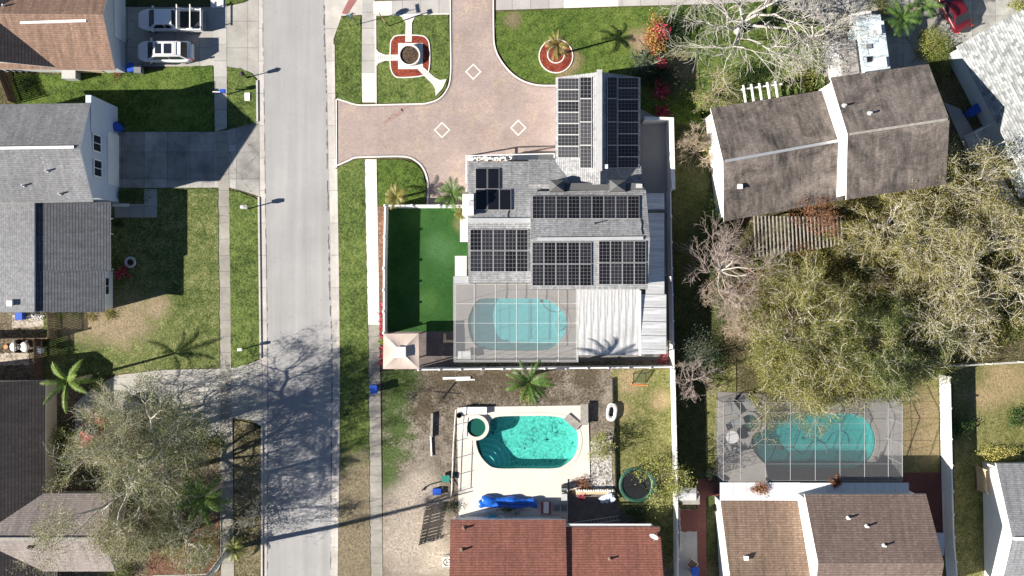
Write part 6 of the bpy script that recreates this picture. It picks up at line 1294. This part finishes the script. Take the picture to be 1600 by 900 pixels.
spiky('crimson plant on the shaded lawn beside the pale tyre', 194, 427, .8, .8, 50, 105, LF_RED, wd=.07); shrub('small dry shrub at the white wall corner of the slate wing', 172, 489, .7, .7, 106, LF_SPARSE, 600, .1); shrub('small dry tuft left of the dry shrub', 145, 494, .6, .5, 107, LF_SPARSE, 400, .1)
shrub('pinkish bougainvillea at the corner of the white patio roof', 1033, 561, .8, .9, 108, LF_RED, 500, .1, bm=BK_PINK)
shrub('brown twiggy plants along the porch wall under the slate eave', 186, 350, .6, .5, 109, LF_DARK, 500, .1)
shrub('stone bordered brown shrub at the tan wall of the brown house', 184, 118, .7, .5, 120, LF_RUST, 300, .1)
shrub('dark olive bush by the fence gap between the two upper left houses', 45, 132, .9, .8, 121, LF_GREEN, 800, .12)
shrub('green bush at the top right corner by the red car', 1590, 12, 1.1, 1.2, 122, LF_LIME, 900, .12)
shrub('rust brown pile of dead leaves on the white porch roof, left of two', 1187, 764, .75, .25, 130, LF_RUST, 900, .11, name='leaf_pile', cat='leaf pile', z=3.05, sx=1.4)
shrub('rust brown clump of dead leaves at the foot of a cage beam, right of two', 1306, 753, .6, .3, 131, LF_RUST, 800, .11, name='leaf_pile', cat='leaf pile', z=2.98)
shrub('dark green shrub between the cycad and the curved side court', 1012, 122, 1.5, 1.5, 140, LF_DARK, 2000, .13)
shrub('dark shrub mass behind the upper crimson ti plant, away from the house', 1046, 128, 1.6, 1.6, 141, LF_DARK, 2200, .13, sy=1.5)
shrub('tall dark shrub right of the croton hedge at the lawn end', 1050, 52, 1.6, 2.2, 142, LF_DARK, 2400, .13, sy=1.3)
shrub('dark bush under the thin-leaved tree, left of the big trunk', 1350, 400, 2.4, 2.2, 150, LF_DARK, 3000, .14, name='bush', cat='bush', group='thicket bushes behind the houses', clumps=40)
shrub('wide green bush under the right edge tree', 1500, 470, 2.8, 2.0, 151, LF_OAKG, 3000, .14, name='bush', cat='bush', group='thicket bushes behind the houses', clumps=40)
shrub('olive bush at the very right edge below the white wall', 1570, 420, 2.6, 2.4, 152, LF_OAK, 3000, .14, name='bush', cat='bush', group='thicket bushes behind the houses', clumps=40)
shrub('green bush below the mildewed roof corner', 1435, 350, 2.6, 2.4, 153, LF_OAKG, 3000, .14, name='bush', cat='bush', group='thicket bushes behind the houses', clumps=40)
shrub('yellow bush growing through the pergola slats', 1260, 392, 1.8, 1.8, 154, LF_SPARSE, 3000, .14, name='bush', cat='bush', group='thicket bushes behind the houses', clumps=40)
shrub('low green bush inside the tall fence top', 1440, 560, 2.0, 1.2, 155, LF_OAKG, 3000, .14, name='bush', cat='bush', group='thicket bushes behind the houses', clumps=40)
shrub('green bush at the right edge above the wire', 1585, 500, 2.2, 1.6, 156, LF_OAKG, 3000, .14, name='bush', cat='bush', group='thicket bushes behind the houses', clumps=40)
tree('low twiggy grey tree veiling the red car in the drive', 206, 664, 8.0, 3.7, 17, BK_PALE, LF_GREYO, 9000, .10, levels=5, kids_=(6, 5, 4, 4, 3), trunk=.18, bm2=BK_TWIG, clump=.24)
shrub('leafy green shrub under the bare white tree, left of the white pergola', 1168, 120, 1.6, 1.2, 170, LF_GREEN, 2200, .13)
shrub('yellow-green shrub by the white pergola, toward the carport', 1250, 122, 1.7, 1.2, 171, LF_LIME, 2200, .13, sx=1.3)
shrub('olive vine mass draped over the right half of the slatted pergola', 1296, 368, 1.5, .7, 172, LF_OAK, 2600, .12, z=1.9, sx=1.2)
shrub('brown vine mass draped over the lower middle of the slatted pergola', 1248, 386, 1.3, .6, 173, LF_RUST, 1300, .11, z=1.9, sx=1.4, sy=.7)
